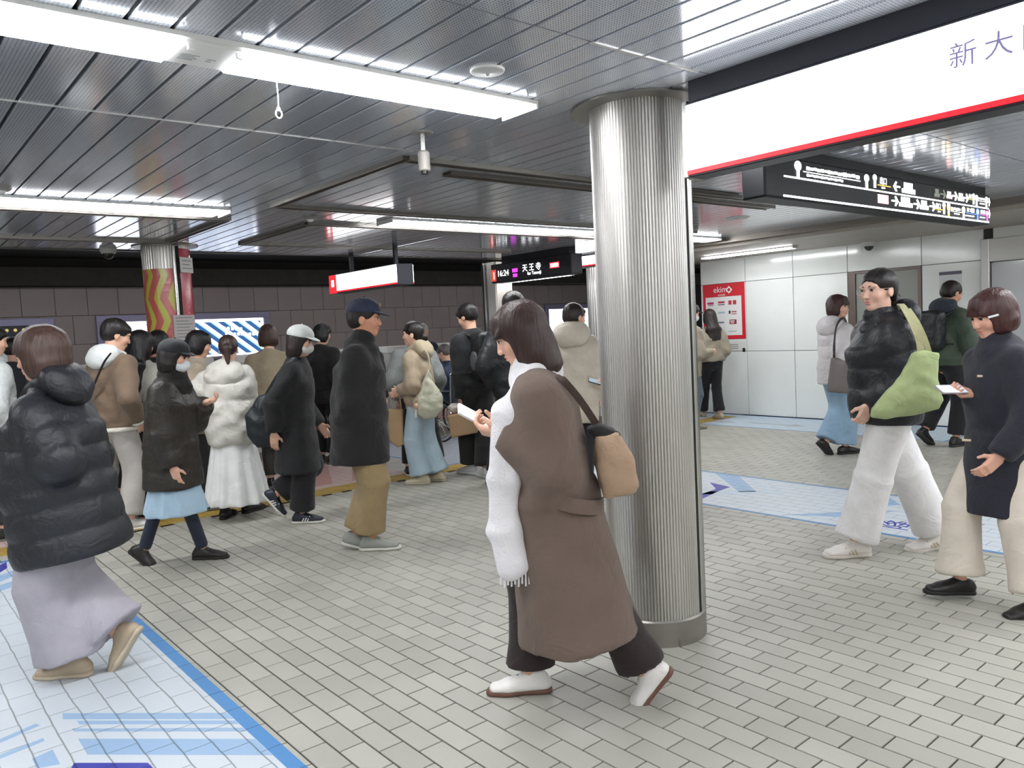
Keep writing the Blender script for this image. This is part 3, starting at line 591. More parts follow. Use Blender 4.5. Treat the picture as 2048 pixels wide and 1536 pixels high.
# ---- lightbox adverts on the track wall
def advert(name, label, x0, x1, z0, z1, y=YBACK):
    t = empty(name, (x0, y-0.02, z0), 0, label, 'advert'); W, H = x1-x0, z1-z0
    mb = MB(); fw = 0.11
    for r in ((0, W, 0, fw*0.4), (0, W, H-fw, H), (0, fw, fw*0.4, H-fw), (W-fw, W, fw*0.4, H-fw)): mb.box(r[0], r[1], -0.05, 0.01, r[2], r[3], 0.004)
    mb.build('frame', mat('ad_frame', '#8a86a0', 0.35, 0.6), t)
    return t, W, H, fw
M_adw = mat('advert_white_lit', '#f4f8ff', 0.4, emit=1.9); M_adb = mat('advert_blue_lit', '#2f5f97', 0.4, emit=0.75); M_adl = mat('advert_sky_lit', '#9cc0e8', 0.4, emit=1.2)
t, W, H, fw = advert('lightbox_advert', 'backlit advert with diagonal blue and white stripes behind the patterned column', 3.05, 5.93, 1.24, 2.045)
MB().box(fw, W-fw, -0.01, 0.0, fw*0.4, H-fw).build('lit_panel', M_adw, t)
AF = frame((0, -0.0105, 0), (1, 0, 0), (0, 0, 1))
def clip(poly, a0, b0, a1, b1):
    for ax, lim, sgn in ((0, a0, 1), (0, a1, -1), (1, b0, 1), (1, b1, -1)):
        out = []
        for i in range(len(poly)):
            p, q = poly[i], poly[(i+1) % len(poly)]; dp, dq = (p[ax]-lim)*sgn, (q[ax]-lim)*sgn
            if dp >= 0: out.append(p)
            if dp*dq < 0: s_ = dp/(dp-dq); out.append((p[0]+(q[0]-p[0])*s_, p[1]+(q[1]-p[1])*s_))
        poly = out
        if not poly: return []
    return poly
for i in range(16):
    c0 = -0.3+i*0.24
    for dd, ww, mm in ((0, 0.11, M_adb), (0.11, 0.045, M_adl)):
        p = clip([(c0+dd, 0.9), (c0+dd+1.25, -0.1), (c0+dd+1.25+ww, -0.1), (c0+dd+ww, 0.9)], fw+0.05, fw*0.4+0.03, W-fw-0.05, H-fw-0.05)
        if len(p) > 2 and c0 > 0.25: MB().poly(p, AF, 0, 0.002).build('printed_stripe', mm, t)
MB().poly([(0.62, 0.30), (0.95, 0.60), (1.05, 0.60), (1.05, 0.45)], AF, 0, 0.002).build('printed_shape', M_adb, t)
for i in range(5): MB().poly(rect(2.02+i*0.075, 0.50-i*0.006, 2.07+i*0.075, 0.555-i*0.006), AF, 0.002, 0.0035).build('slogan_letter', M_adw, t)
for i in range(8): MB().poly(rect(2.06+i*0.07, 0.40-i*0.003, 2.11+i*0.07, 0.45-i*0.003), AF, 0.002, 0.0035).build('slogan_letter', M_adw, t)
t, W, H, fw = advert('lightbox_advert', 'dark advert panel with small yellow print on the track wall above the white jacket', 0.2, 2.46, 1.25, 2.03)
MB().box(fw, W-fw, -0.01, 0.0, fw*0.4, H-fw).build('print_panel', mat('ad_dark', '#2b2d30', 0.3), t)
MB().box(fw, W-0.5, -0.012, -0.01, 0.05, 0.38).build('print_area', mat('ad_pale', '#a9b2b2', 0.4, emit=0.25), t)
mb = MB()
for i in range(7): mb.poly(disc(1.30+i*0.11, H-fw-0.06, 0.025, 8), AF, 0, 0.003)
mb.build('small_lettering', mat('ad_yellow', '#d9c27a', 0.5, emit=0.5), t); MB().poly(rect(1.2, H-fw-0.17, W-fw, H-fw-0.155), AF, 0, 0.003).build('printed_rule', mat('ad_pale', '#a9b2b2', 0.4, emit=0.25), t)
t, W, H, fw = advert('lightbox_advert', 'bright white backlit advert on the track wall behind the cream long coat', 12.8, 15.7, 1.24, 2.03)
MB().box(fw, W-fw, -0.01, 0.0, fw*0.4, H-fw).build('lit_panel', mat('advert_white_bright', '#f4f8ff', 0.4, emit=2.6), t)
# ---- platform gates
M_gate = mat('gate_white', '#d3d2cd', 0.35); M_gg = mat('gate_glass', '#7d8587', 0.1, spec=0.7)
def gate(x0, x1, label):
    t = empty('platform_gate', ((x0+x1)/2, 10.45, 0), 0, label, 'gate', 'platform gates'); L = (x1-x0)/2
    MB().box(-L, L, -0.12, 0.12, 0, 1.22, 0.01).build('body', M_gate, t); MB().box(-L, L, -0.15, 0.15, 1.22, 1.33, 0.015).build('top_rail', mat('gate_rail', '#e9e8e4', 0.3), t)
    MB().box(-L+0.1, L-0.1, -0.128, -0.12, 0.55, 1.15, 0.003).build('glass_panel', M_gg, t); MB().box(-L+0.1, L-0.1, -0.127, -0.12, 0.1, 0.45, 0.003).build('kick_panel', mat('gate_pink', '#cfa39c', 0.4), t)
for i, (a, b, w) in enumerate(((-1.5, 0.9, 'white jacket'), (1.1, 3.6, 'patterned column'), (3.8, 6.0, 'man in khaki trousers'), (6.2, 8.6, 'wheelchair'), (8.8, 11.4, 'cream long coat'), (11.6, 14.0, 'hidden column'))):
    gate(a, b, 'half height white platform gate behind the %s' % w)
# ---- poster on the white wall
po = empty('poster', (XWALL-0.031, 7.64, 1.17), 0, 'red and white shop directory poster on the white panel wall', 'poster')
PF = frame((0, 0, 0), (0, -1, 0), (0, 0, 1))
def pp(name, pts, m, h0=0.004, h1=0.0052): MB().poly(pts, PF, h0, h1).build(name, m, po)
pp('red_board', rect(0, 0, 0.76, 0.86), mat('poster_red', '#cf1f2f', 0.35), 0, 0.004); pp('white_field', rect(0.05, 0.06, 0.70, 0.66), mat('poster_white', '#e6e6e4', 0.4))
M_pw = mat('poster_print_white', '#f0f0ee', 0.4)
text('lettering', 'ekim', PF, 0.20, 0.73, 0.13, M_pw, po, h=0.005); pp('logo_diamond', [(0.425, 0.76), (0.485, 0.70), (0.545, 0.76), (0.485, 0.82)], M_pw); pp('logo_hole', disc(0.485, 0.76, 0.026, 12), mat('poster_red', '#cf1f2f', 0.35), 0.005, 0.006)
text('lettering', 'umeda', PF, 0.28, 0.675, 0.05, M_pw, po, h=0.005)
pc_ = [(0.08, 0.55, 0.12, 0.035, '#b0336a'), (0.09, 0.53, 0.10, 0.012, '#8a5a78'), (0.28, 0.56, 0.12, 0.03, '#b8323e'), (0.28, 0.53, 0.12, 0.015, '#5a5a66'), (0.47, 0.53, 0.055, 0.065, '#b8323e'), (0.55, 0.53, 0.06, 0.065, '#b8323e'), (0.28, 0.40, 0.12, 0.03, '#a8bccb'), (0.47, 0.39, 0.035, 0.05, '#3a3a40'), (0.52, 0.41, 0.09, 0.02, '#b05a62'), (0.52, 0.38, 0.09, 0.014, '#b05a62'), (0.28, 0.25, 0.1, 0.025, '#6a7488'), (0.48, 0.23, 0.125, 0.07, '#8a2436'), (0.46, 0.11, 0.14, 0.02, '#b8c4b4')]
for i, (a, b, w, h, c) in enumerate(pc_): pp('shop_logo', rect(a, b, a+w, b+h), mat('poster_print_%s' % c[1:], c, 0.5), 0.005, 0.0065)
pp('shop_lettering', rect(0.49, 0.27, 0.57, 0.285), M_pw, 0.0065, 0.0075); pp('shop_lettering', rect(0.50, 0.245, 0.56, 0.257), M_pw, 0.0065, 0.0075)
nt_ = empty('small_notice', (XWALL-0.031, 7.0, 0.97), 0, 'small white notice with a dark square below the red poster', 'notice')
MB().poly(rect(-0.25, 0.02, 0.12, 0.16), PF, 0, 0.002).build('sheet', mat('paper_white', '#d7d6d2', 0.6), nt_); MB().poly(rect(0.055, 0.0, 0.10, 0.06), PF, 0.002, 0.004).build('dark_square', M_black, nt_)
mb = MB(); [mb.poly(rect(-0.2, 0.05+0.03*i, -0.02, 0.06+0.03*i), PF, 0.002, 0.003) for i in range(3)]; mb.build('printed_lines', mat('print_grey', '#7d7d80', 0.6), nt_)
nt2 = empty('small_notice', (XWALL-0.031, 4.10, 1.85), 0, 'small notice with a dark heading bar on the wall above the green jacket', 'notice')
MB().poly(rect(0, -0.2, 0.26, 0.08), PF, 0, 0.002).build('sheet', mat('notice_pale', '#c9cacc', 0.5), nt2); MB().poly(rect(0, 0.04, 0.26, 0.08), PF, 0.002, 0.003).build('heading_bar', mat('heading_dark', '#5a5866', 0.5), nt2)
# ---- ceiling devices
def speaker(loc, label, r=0.068):
    t = empty('ceiling_speaker', loc, 0, label, 'speaker')
    MB().lathe([(r*0.96, -0.008), (r, -0.004), (r, 0.0)], 32).build('rim', M_white, t, smooth=True); MB().lathe([(0.01, -0.014), (0.014, -0.012), (r*0.9, -0.009), (r*0.9, -0.004)], 32).build('grille', mat('speaker_grille', '#b9bbbd', 0.5), t, smooth=True)
    MB().lathe([(0.006, -0.02), (0.010, -0.014)], 12).build('centre_cap', M_steel, t, smooth=True)
speaker((1.971, 2.412, CEIL), 'round white ceiling speaker between the near lamp and the column'); speaker((6.95, 4.65, CEIL), 'round ceiling speaker beneath the black direction sign', 0.12)
def detector(loc, label):
    t = empty('smoke_detector', loc, 0, label, 'detector')
    MB().lathe([(0.045, -0.03), (0.058, -0.018), (0.06, 0.0)], 24).build('body', mat('detector_grey', '#8c8884', 0.5), t, smooth=True); MB().lathe([(0.02, -0.045), (0.03, -0.03)], 16).build('sensor', M_white, t, smooth=True)
detector((2.96, 6.0, CEIL), 'smoke detector on the ceiling between the two middle lamps'); detector((0.765, 5.56, CEIL), 'smoke detector on the ceiling at the picture edge above the white jacket')
def dome(loc, label, s=1.0):
    t = empty('dome_camera', loc, 0, label, 'camera')
    MB().lathe([(0.06*s, -0.05*s), (0.075*s, -0.03*s), (0.078*s, 0.0)], 24).build('collar', mat('dome_white', '#c9c8c5', 0.4), t, smooth=True)
    MB().lathe([(0.004*s, -0.105*s), (0.03*s, -0.095*s), (0.048*s, -0.075*s), (0.053*s, -0.05*s)], 20).build('dome', mat('dome_glass', '#1b1c20', 0.08, spec=0.8), t, smooth=True)
dome((2.05, 8.62, CEIL), 'dome camera under the ceiling edge left of the patterned column'); dome((10.33, 4.93, 2.395), 'dome camera at the soffit above the woman in a black puffer jacket', 1.1); dome((9.6, 2.85, 2.395), 'dome camera at the soffit near the picture edge above the navy coat', 1.1)
cc = empty('bracket_camera', (2.278, 3.325, CEIL), 0.9, 'grey cylindrical camera on a short ceiling bracket', 'camera')
MB().lathe([(0.05, -0.008), (0.055, 0.0)], 20).build('mount_plate', mat('camera_grey', '#8f8d89', 0.4, 0.4), cc); MB().box(-0.018, 0.018, -0.012, 0.012, -0.10, -0.006, 0.002).build('bracket', M_steel, cc)
bd = MB().lathe([(0.024, -0.19), (0.03, -0.185), (0.03, -0.10), (0.02, -0.09)], 16).build('camera_body', mat('camera_body', '#b5aea8', 0.35), cc, smooth=True); MB().lathe([(0.02, -0.205), (0.02, -0.185)], 14).build('lens', M_black, bd)
MB().tube([(0.02, 0, -0.008), (0.035, 0.01, -0.06), (0.03, 0, -0.12)], 0.005, 6).build('cable', M_black, cc)
ht = empty('ceiling_hatch', (5.3, 3.95, CEIL), 0, 'metal access hatch in the ceiling right of the steel column', 'hatch')
MB().box(-0.3, 0.3, -0.22, 0.22, -0.008, 0.0, 0.003).build('plate', M_trimd, ht); 
for i in range(4): MB().box(-0.27, 0.27, -0.17+0.1*i, -0.13+0.1*i, -0.016, -0.008).build('louver', M_triml, ht)
# ================================================================ SMOOTH SOLIDS (distance fields meshed with surface nets)
def V(*a): return np.array(a[0] if len(a) == 1 else a, float)
def unit(v): v = np.asarray(v, float); return v/max(np.linalg.norm(v), 1e-9)
def smin(a, b, k): h = np.maximum(k-np.abs(a-b), 0)/k; return np.minimum(a, b)-h*h*k*0.25
def smax(a, b, k): return -smin(-a, -b, k)
class Prim:
    def __init__(s, fn, lo, hi): s.fn = fn; s.lo = np.asarray(lo); s.hi = np.asarray(hi)
def loft(A, B, secs, side=(1, 0, 0), cap='round', disp=None, ck=0.012):
    """tube from A to B; secs = [(t, half_width, half_depth, off_w, off_d)]; disp(t, th) adds outward relief"""
    A, B = V(A), V(B); L = np.linalg.norm(B-A); w = (B-A)/L; u = V(side)-w*np.dot(w, side); u = unit(u); v = np.cross(w, u)
    S = np.array([tuple(q)+(0,)*(5-len(q)) for q in secs], float)
    mr = max(S[:, 1].max()+np.abs(S[:, 3]).max(), S[:, 2].max()+np.abs(S[:, 4]).max())+0.03
    def fn(X, Y, Z):
        dx, dy, dz = X-A[0], Y-A[1], Z-A[2]
        t = dx*w[0]+dy*w[1]+dz*w[2]; p = dx*u[0]+dy*u[1]+dz*u[2]; q = dx*v[0]+dy*v[1]+dz*v[2]
        tt = t/L
        a = np.interp(tt, S[:, 0], S[:, 1]); b = np.interp(tt, S[:, 0], S[:, 2])
        if S[:, 3].any(): p = p-np.interp(tt, S[:, 0], S[:, 3])
        if S[:, 4].any(): q = q-np.interp(tt, S[:, 0], S[:, 4])
        m = np.minimum(a, b); r = np.sqrt((p/a)**2+(q/b)**2)
        ov = np.maximum(-t, t-L)
        dv = 0.0 if disp is None else disp(tt, np.arctan2(q, p))
        if cap == 'flat': return smax((r-1)*m-dv, ov, ck)
        return np.sqrt((r*m)**2+np.maximum(ov, 0)**2)-m-dv
    return Prim(fn, np.minimum(A, B)-mr, np.maximum(A, B)+mr)
def cone(A, B, ra, rb, cap='round', disp=None): return loft(A, B, [(0, ra, ra), (1, rb, rb)], side=(1, 0.01, 0.02) if abs(unit(V(B)-V(A))[0]) < 0.9 else (0, 1, 0), cap=cap, disp=disp)
def ell(c, r, R=None):
    c, r = V(c), V(r); R = np.eye(3) if R is None else np.asarray(R)  # columns = axes
    ext = np.abs(R)@r
    def fn(X, Y, Z):
        dx, dy, dz = X-c[0], Y-c[1], Z-c[2]
        p = [(dx*R[0, i]+dy*R[1, i]+dz*R[2, i]) for i in range(3)]
        k0 = np.sqrt(sum((p[i]/r[i])**2 for i in range(3))); k1 = np.sqrt(sum((p[i]/r[i]**2)**2 for i in range(3)))+1e-9
        return k0*(k0-1)/k1
    return Prim(fn, c-ext-0.01, c+ext+0.01)
def rbox(c, h, rad, R=None):
    c, h = V(c), V(h); R = np.eye(3) if R is None else np.asarray(R); ext = np.abs(R)@h
    def fn(X, Y, Z):
        dx, dy, dz = X-c[0], Y-c[1], Z-c[2]
        q = [np.abs(dx*R[0, i]+dy*R[1, i]+dz*R[2, i])-(h[i]-rad) for i in range(3)]
        return np.sqrt(sum(np.maximum(x, 0)**2 for x in q))+np.minimum(np.maximum(q[0], np.maximum(q[1], q[2])), 0)-rad
    return Prim(fn, c-ext-0.01, c+ext+0.01)
def half(n, d0):
    """half space n.p < d0"""
    n = unit(n)
    return Prim(lambda X, Y, Z: X*n[0]+Y*n[1]+Z*n[2]-d0, V(-9, -9, -9), V(9, 9, 9))
_E = [((0,0,0),(1,0,0)),((0,1,0),(1,1,0)),((0,0,1),(1,0,1)),((0,1,1),(1,1,1)),((0,0,0),(0,1,0)),((1,0,0),(1,1,0)),((0,0,1),(0,1,1)),((1,0,1),(1,1,1)),((0,0,0),(0,0,1)),((1,0,0),(1,0,1)),((0,1,0),(0,1,1)),((1,1,0),(1,1,1))]
def surface_nets(F, xs, ys, zs):
    I = F < 0; n = np.zeros(np.array(F.shape)-1, np.int8)
    for a in (0, 1):
        for b in (0, 1):
            for c in (0, 1): n += I[a:F.shape[0]-1+a, b:F.shape[1]-1+b, c:F.shape[2]-1+c]
    act = (n > 0) & (n < 8); idx = np.argwhere(act); ids = np.full(act.shape, -1, np.int64); ids[act] = np.arange(len(idx))
    i, j, k = idx.T; acc = np.zeros((len(idx), 3)); cnt = np.zeros(len(idx))
    for o0, o1 in _E:
        f0 = F[i+o0[0], j+o0[1], k+o0[2]]; f1 = F[i+o1[0], j+o1[1], k+o1[2]]; c = (f0 < 0) != (f1 < 0)
        t = np.where(c, f0/np.where(f0-f1 == 0, 1, f0-f1), 0)
        p0 = np.stack([xs[i+o0[0]], ys[j+o0[1]], zs[k+o0[2]]], 1); p1 = np.stack([xs[i+o1[0]], ys[j+o1[1]], zs[k+o1[2]]], 1)
        acc += (p0+t[:, None]*(p1-p0))*c[:, None]; cnt += c
    verts = acc/cnt[:, None]; quads = []
    def emit(e, low, offs):
        q = np.argwhere(e)
        if not len(q): return
        cs = [ids[q[:, 0]+o[0], q[:, 1]+o[1], q[:, 2]+o[2]] for o in offs]
        f = np.stack(cs, 1); flip = ~low[e]; f[flip] = f[flip][:, ::-1]; quads.append(f)
    emit(I[:-1, 1:-1, 1:-1] != I[1:, 1:-1, 1:-1], I[:-1, 1:-1, 1:-1], [(0,0,0),(0,1,0),(0,1,1),(0,0,1)])
    emit(I[1:-1, :-1, 1:-1] != I[1:-1, 1:, 1:-1], I[1:-1, :-1, 1:-1], [(0,0,0),(0,0,1),(1,0,1),(1,0,0)])
    emit(I[1:-1, 1:-1, :-1] != I[1:-1, 1:-1, 1:], I[1:-1, 1:-1, :-1], [(0,0,0),(1,0,0),(1,1,0),(0,1,0)])
    return verts, np.concatenate(quads)
class Solid:
    def __init__(s): s.ops = []; s.fine = []; s.noise = None
    def add(s, p, k=0.02): s.ops.append((1, p, k)); return s
    def sub(s, p, k=0.01): s.ops.append((-1, p, k)); return s
    def cut(s, p, k=0.006): s.ops.append((0, p, k)); return s      # keep only what is inside p
    def mesh(s, name, m, h=0.012, hf=0.005, smooth=0, tint=None):
        A = [p for o, p, k in s.ops if o == 1]; lo = np.min([p.lo for p in A], 0)-0.02; hi = np.max([p.hi for p in A], 0)+0.02
        ax = []
        for d in range(3):
            c = [lo[d]]
            while c[-1] < hi[d]:
                x = c[-1]; f = any(b0[d]-h <= x <= b1[d] for b0, b1 in s.fine); c.append(x+(hf if f else h))
            ax.append(np.array(c))
        xs, ys, zs = ax; F = np.full((len(xs), len(ys), len(zs)), 0.5, np.float32)
        for o, p, k in s.ops:
            mg = k+2*h; sl = []
            for d in range(3):
                a = max(np.searchsorted(ax[d], p.lo[d]-mg)-1, 0); b = np.searchsorted(ax[d], p.hi[d]+mg)+1
                sl.append(slice(a, b) if o != 0 else slice(None))
            D = p.fn(xs[sl[0]][:, None, None], ys[sl[1]][None, :, None], zs[sl[2]][None, None, :])
            G = F[sl[0], sl[1], sl[2]]
            F[sl[0], sl[1], sl[2]] = smin(G, D, k) if o == 1 else (smax(G, -D, k) if o == -1 else smax(G, D, k))
        if s.noise is not None: F += s.noise(xs[:, None, None], ys[None, :, None], zs[None, None, :]).astype(np.float32)
        F[0] = F[-1] = 0.5; F[:, 0] = F[:, -1] = 0.5; F[:, :, 0] = F[:, :, -1] = 0.5
        v, q = surface_nets(F, xs, ys, zs)
        me = np_mesh(name, v, q, m)
        if tint is not None:
            col = np.ones((len(v), 4), np.float32); col[:, :3] = tint(v)
            a = me.color_attributes.new('tint', 'FLOAT_COLOR', 'POINT'); a.data.foreach_set('color', col.ravel())
        return me
def np_mesh(name, v, q, m):
    me = bpy.data.meshes.new(name); me.vertices.add(len(v)); me.vertices.foreach_set('co', np.asarray(v, np.float32).ravel())
    me.loops.add(q.size); me.loops.foreach_set('vertex_index', q.astype(np.int32).ravel())
    me.polygons.add(len(q)); me.polygons.foreach_set('loop_start', np.arange(0, q.size, 4, dtype=np.int32)); me.polygons.foreach_set('loop_total', np.full(len(q), 4, np.int32))
    me.polygons.foreach_set('use_smooth', np.ones(len(q), bool)); me.update(calc_edges=True); me.materials.append(m); return me
def folds(amp, f=24.0, ph=0.0):
    return lambda X, Y, Z: -amp*(np.sin(f*X+1.7*np.sin(0.6*f*Z+ph)+ph)*np.sin(0.8*f*Y+1.5*np.sin(0.5*f*Z))+0.5*np.sin(1.9*f*Z+2.0*np.sin(0.9*f*X+0.7*f*Y)+ph))
def drape(amp, f=30.0, ph=0.0):
    """long vertical folds"""
    return lambda X, Y, Z: -amp*(np.sin(f*X+0.9*np.sin(4*Z+ph)+ph)*np.cos(f*0.9*Y+0.7*np.sin(3*Z)) + 0.3*np.sin(11*Z+0.5*f*X))
def rotm(yaw=0.0, pitch=0.0, roll=0.0):
    """columns right, forward, up; yaw>0 turns to the right, pitch>0 looks down"""
    y, p, r = math.radians(yaw), math.radians(pitch), math.radians(roll)
    f = V(math.sin(y)*math.cos(p), math.cos(y)*math.cos(p), -math.sin(p)); x = V(math.cos(y), -math.sin(y), 0); u = np.cross(x, f)
    x2 = x*math.cos(r)-u*math.sin(r); u2 = x*math.sin(r)+u*math.cos(r)
    return np.stack([x2, f, u2], 1)
def ik(a, b, l1, l2, pole):
    """middle joint of a two bone chain"""
    a, b = V(a), V(b); d = b-a; L = np.linalg.norm(d); w = d/max(L, 1e-6)
    if L >= (l1+l2)*0.999: return a+d*l1/(l1+l2)
    x = (l1*l1-l2*l2+L*L)/(2*L); h = math.sqrt(max(l1*l1-x*x, 0)); p = V(pole)-w*np.dot(pole, w); return a+w*x+unit(p)*h
# ---------------------------------------------------------------- people
RIGHT2 = V(math.cos(YAW), -math.sin(YAW)); AWAY2 = V(math.sin(YAW), math.cos(YAW))
MAT_R2, MAT_U2, MAT_F = V(_r2), V(_u2), V(_f)
def pixray(px, py): return MAT_F+MAT_R2*(px-1024)/F_PX-MAT_U2*(py-768)/F_PX
SKIN = mat('skin', '#d9ab92', 0.5, attr=True, bump=0.05, bscale=300)
def hairmat(c): return mat('hair_'+c.strip('#'), c, 0.42, vary=0.35, vscale=70, bump=0.5, bscale=90, stretch=(1, 1, 0.10), spec=0.4)
def cloth(c, rough=0.85, bump=0.25, bs=260, vary=0.08, sheen=0.1): return mat('fabric_%s_%d' % (c.strip('#'), bs), c, rough, vary=vary, vscale=7, bump=bump, bscale=bs, sheen=sheen, fold=0.28, fscale=7.0)
def nylon(c): return mat('nylon_'+c.strip('#'), c, 0.48, vary=0.06, vscale=9, bump=0.35, bscale=40, spec=0.45, fold=0.22, fscale=11.0)
def leather(c): return mat('leather_'+c.strip('#'), c, 0.4, bump=0.15, bscale=150, vary=0.08)
def rubber(c): return mat('rubber_'+c.strip('#'), c, 0.6)
class Person:
    def __init__(s, label, pos, head_deg, H, lean=3, tw=0, feet=None, hands=None, poles=None, head=(0, 5), pose=('relax', 'relax'), fine=0.006, skin='#dcae95', hipdrop=0.0, seated=False, group='passengers', hdir=None, handn=None, lips='#b8736a', shift=0.0, eyes=True):
        """pos = ground point; head_deg: 0 faces picture right, 90 away, 180 left, 270 to the viewer"""
        s.H = H; s.k = H/1.7; k = s.k; a = math.radians(head_deg); f2 = RIGHT2*math.cos(a)+AWAY2*math.sin(a)
        s.pos = V(pos[0], pos[1]); s.rz = math.atan2(-f2[0], f2[1])
        s.root = empty('person', (pos[0], pos[1], 0), s.rz, label, 'person', group); s.c, s.s_ = math.cos(s.rz), math.sin(s.rz)
        s.fineh = fine; s.gh = min(max(2.2*fine, 0.0115), 0.017)
        l = math.radians(lean); s.U = V(0, math.sin(l), math.cos(l)); t = math.radians(tw); s.X = V(math.cos(t), -math.sin(t), 0); s.Fw = unit(np.cross(s.U, s.X))
        s.pel = V(0, shift, 0.53*H-hipdrop); s.neck = s.pel+s.U*0.315*H; sc = s.pel+s.U*0.250*H
        s.sh = {-1: sc-s.X*0.098*H, 1: sc+s.X*0.098*H}
        R0 = np.stack([s.X, s.Fw, s.U], 1); s.HR = rotm(*head)
        s.hc = s.neck+s.U*0.045*H+s.HR[:, 2]*0.045*H+s.HR[:, 1]*0.012*H; s.hs = 0.128*H/0.22*1.07
        s.hip = {-1: s.pel-V(0.05*H, 0, 0), 1: s.pel+V(0.05*H, 0, 0)}
        ft = {-1: (-0.075*k, 0.02, 0.085, 0, -8), 1: (0.075*k, -0.02, 0.085, 0, 8)}
        for q, v in (feet or {}).items():
            if v[0] == 'g':      # ground contact under the ankle seen at a pixel
                r = pixray(v[1], v[2]); w = r*(-CAM_H/r[2]); d = w[:2]-s.pos; v = (d[0]*s.c+d[1]*s.s_, -d[0]*s.s_+d[1]*s.c, 0.085*k, v[3], v[4])
            elif v[0] == 'p': v = (*s.loc(v[1], v[2], v[3]), v[4], v[5])
            ft[q] = v
        s.ft = ft; s.ank = {q: V(*ft[q][:3]) for q in ft}
        s.knee = {}
        for q in (-1, 1):
            s.knee[q] = ik(s.hip[q], s.ank[q], 0.245*H, 0.245*H, (q*0.1, 1, 0.0))
        s.wr = {-1: V(-0.215*k, 0.06, 0.86*k)+V(0, shift, 0), 1: V(0.215*k, 0.06, 0.86*k)+V(0, shift, 0)}
        for q, v in (hands or {}).items(): s.wr[q] = s.loc(*v[1:]) if v[0] == 'p' else V(*v)
        pl_ = {-1: (-0.5, -1, -0.2), 1: (0.5, -1, -0.2)}; pl_.update(poles or {})
        s.el = {}
        for q in (-1, 1):
            d = s.wr[q]-s.sh[q]; L = np.linalg.norm(d); mx = 0.325*H
            if L > mx: s.wr[q] = s.sh[q]+d*mx/L
            s.el[q] = ik(s.sh[q], s.wr[q], 0.172*H, 0.155*H, pl_[q])
        s.hp = {-1: pose[0], 1: pose[1]}; s.hd = hdir or {}; s.hn = handn or {}
        s.skin = lin(skin); s.lips = lin(lips); s.body(eyes)
    # local <-> picture
    def loc(s, px, py, dd=0.0):
        """local point seen at pixel (px,py), on the upright plane through the person, dd metres further away"""
        r = pixray(px, py); dep = np.dot(s.pos, AWAY2)+dd; t = dep/np.dot(r[:2], AWAY2); w = V(0, 0, CAM_H)+r*t; d = w[:2]-s.pos
        return V(d[0]*s.c+d[1]*s.s_, -d[0]*s.s_+d[1]*s.c, w[2])
    def put(s, name, me, parent=None):
        return link(bpy.data.objects.new(name, me), parent or s.root)
    def h(s, x, y, z): return s.hc+s.HR@(V(x, y, z)*s.hs)
    def hE(s, c, r): return ell(s.h(*c), V(r)*s.hs, s.HR)
    def hand(s, S, q):
        k = s.k*0.95; w = s.wr[q]; fa = unit(w-s.el[q]); d = unit(s.hd.get(q, fa)); n0 = s.hn.get(q, (-q, 0.1, 0)); n = unit(V(n0)-d*np.dot(n0, d)); t = np.cross(n, d)*1.0
        # thumb side: for the right hand hanging (d down, palm to -x) thumb points forward
        ts = 1 if np.dot(t, s.Fw) >= 0 else -1
        if q in getattr(s, 'tsign', {}): ts = s.tsign[q]
        t = t*ts; curl = {'relax': 22, 'hold': 48, 'fist': 80, 'flat': 6, 'grip': 70}[s.hp[q]]
        R = np.stack([t, d, n], 1)
        S.add(rbox(w+d*0.048*k, V(0.039, 0.048, 0.015)*k, 0.014*k, R), 0.02)
        for i, (o, L) in enumerate(((0.029, 0.072), (0.010, 0.08), (-0.010, 0.075), (-0.028, 0.06))):
            p = w+d*0.088*k+t*o*k; a = 0.0
            for j, (f, cu) in enumerate(((0.42, 0.6), (0.32, 1.0), (0.26, 0.8))):
                a += math.radians(curl*cu*(1+0.08*i)); p2 = p+(d*math.cos(a)+n*math.sin(a))*L*f*k
                S.add(cone(p, p2, (0.0092-0.0009*j)*k, (0.0086-0.0012*j)*k), 0.005); p = p2
        p = w+d*0.025*k+t*0.032*k+n*0.006*k; e = unit(t*0.75+d*0.7+n*0.25); p2 = p+e*0.036*k; S.add(cone(p, p2, 0.0125*k, 0.0105*k), 0.012)
        S.add(cone(p2, p2+unit(d*0.85+t*0.25+n*0.45)*0.032*k, 0.0105*k, 0.0085*k), 0.006)
        c = w+d*0.08*k
        if s.fineh < 0.0085: S.fine.append((c-0.09*k, c+0.09*k))
        else: S.fine.append((c-0.06*k, c+0.06*k))
        s.hframe = getattr(s, 'hframe', {}); s.hframe[q] = (w, d, n, t)
    def body(s, eyes):
        H, k = s.H, s.k; S = Solid()
        S.add(loft(s.pel-s.U*0.05*H, s.neck-s.U*0.02*H, [(0, 0.095*k, 0.065*k), (0.35, 0.10*k, 0.07*k), (0.75, 0.135*k, 0.085*k), (1, 0.06*k, 0.055*k)]), 0.03)
        for q in (-1, 1):
            S.add(cone(s.hip[q], s.knee[q], 0.054*k, 0.046*k), 0.03); S.add(cone(s.knee[q], s.ank[q], 0.046*k, 0.034*k), 0.02)
            S.add(cone(s.sh[q], s.el[q], 0.042*k, 0.034*k), 0.03); S.add(cone(s.el[q], s.wr[q], 0.034*k, 0.024*k), 0.015); s.hand(S, q)
        # neck and head
        S.add(loft(s.neck-s.U*0.03*H, s.h(0, -0.02, -0.03), [(0, 0.062*k, 0.06*k), (0.4, 0.052*k, 0.054*k), (1, 0.05*k, 0.056*k)], side=s.HR[:, 0]), 0.03)
        S.add(s.hE((0, -0.012, 0.028), (0.074, 0.094, 0.083)), 0.02)
        S.add(s.hE((0, 0.024, -0.036), (0.054, 0.062, 0.072)), 0.035)
        S.add(s.hE((0, 0.058, -0.093), (0.022, 0.02, 0.018)), 0.03)
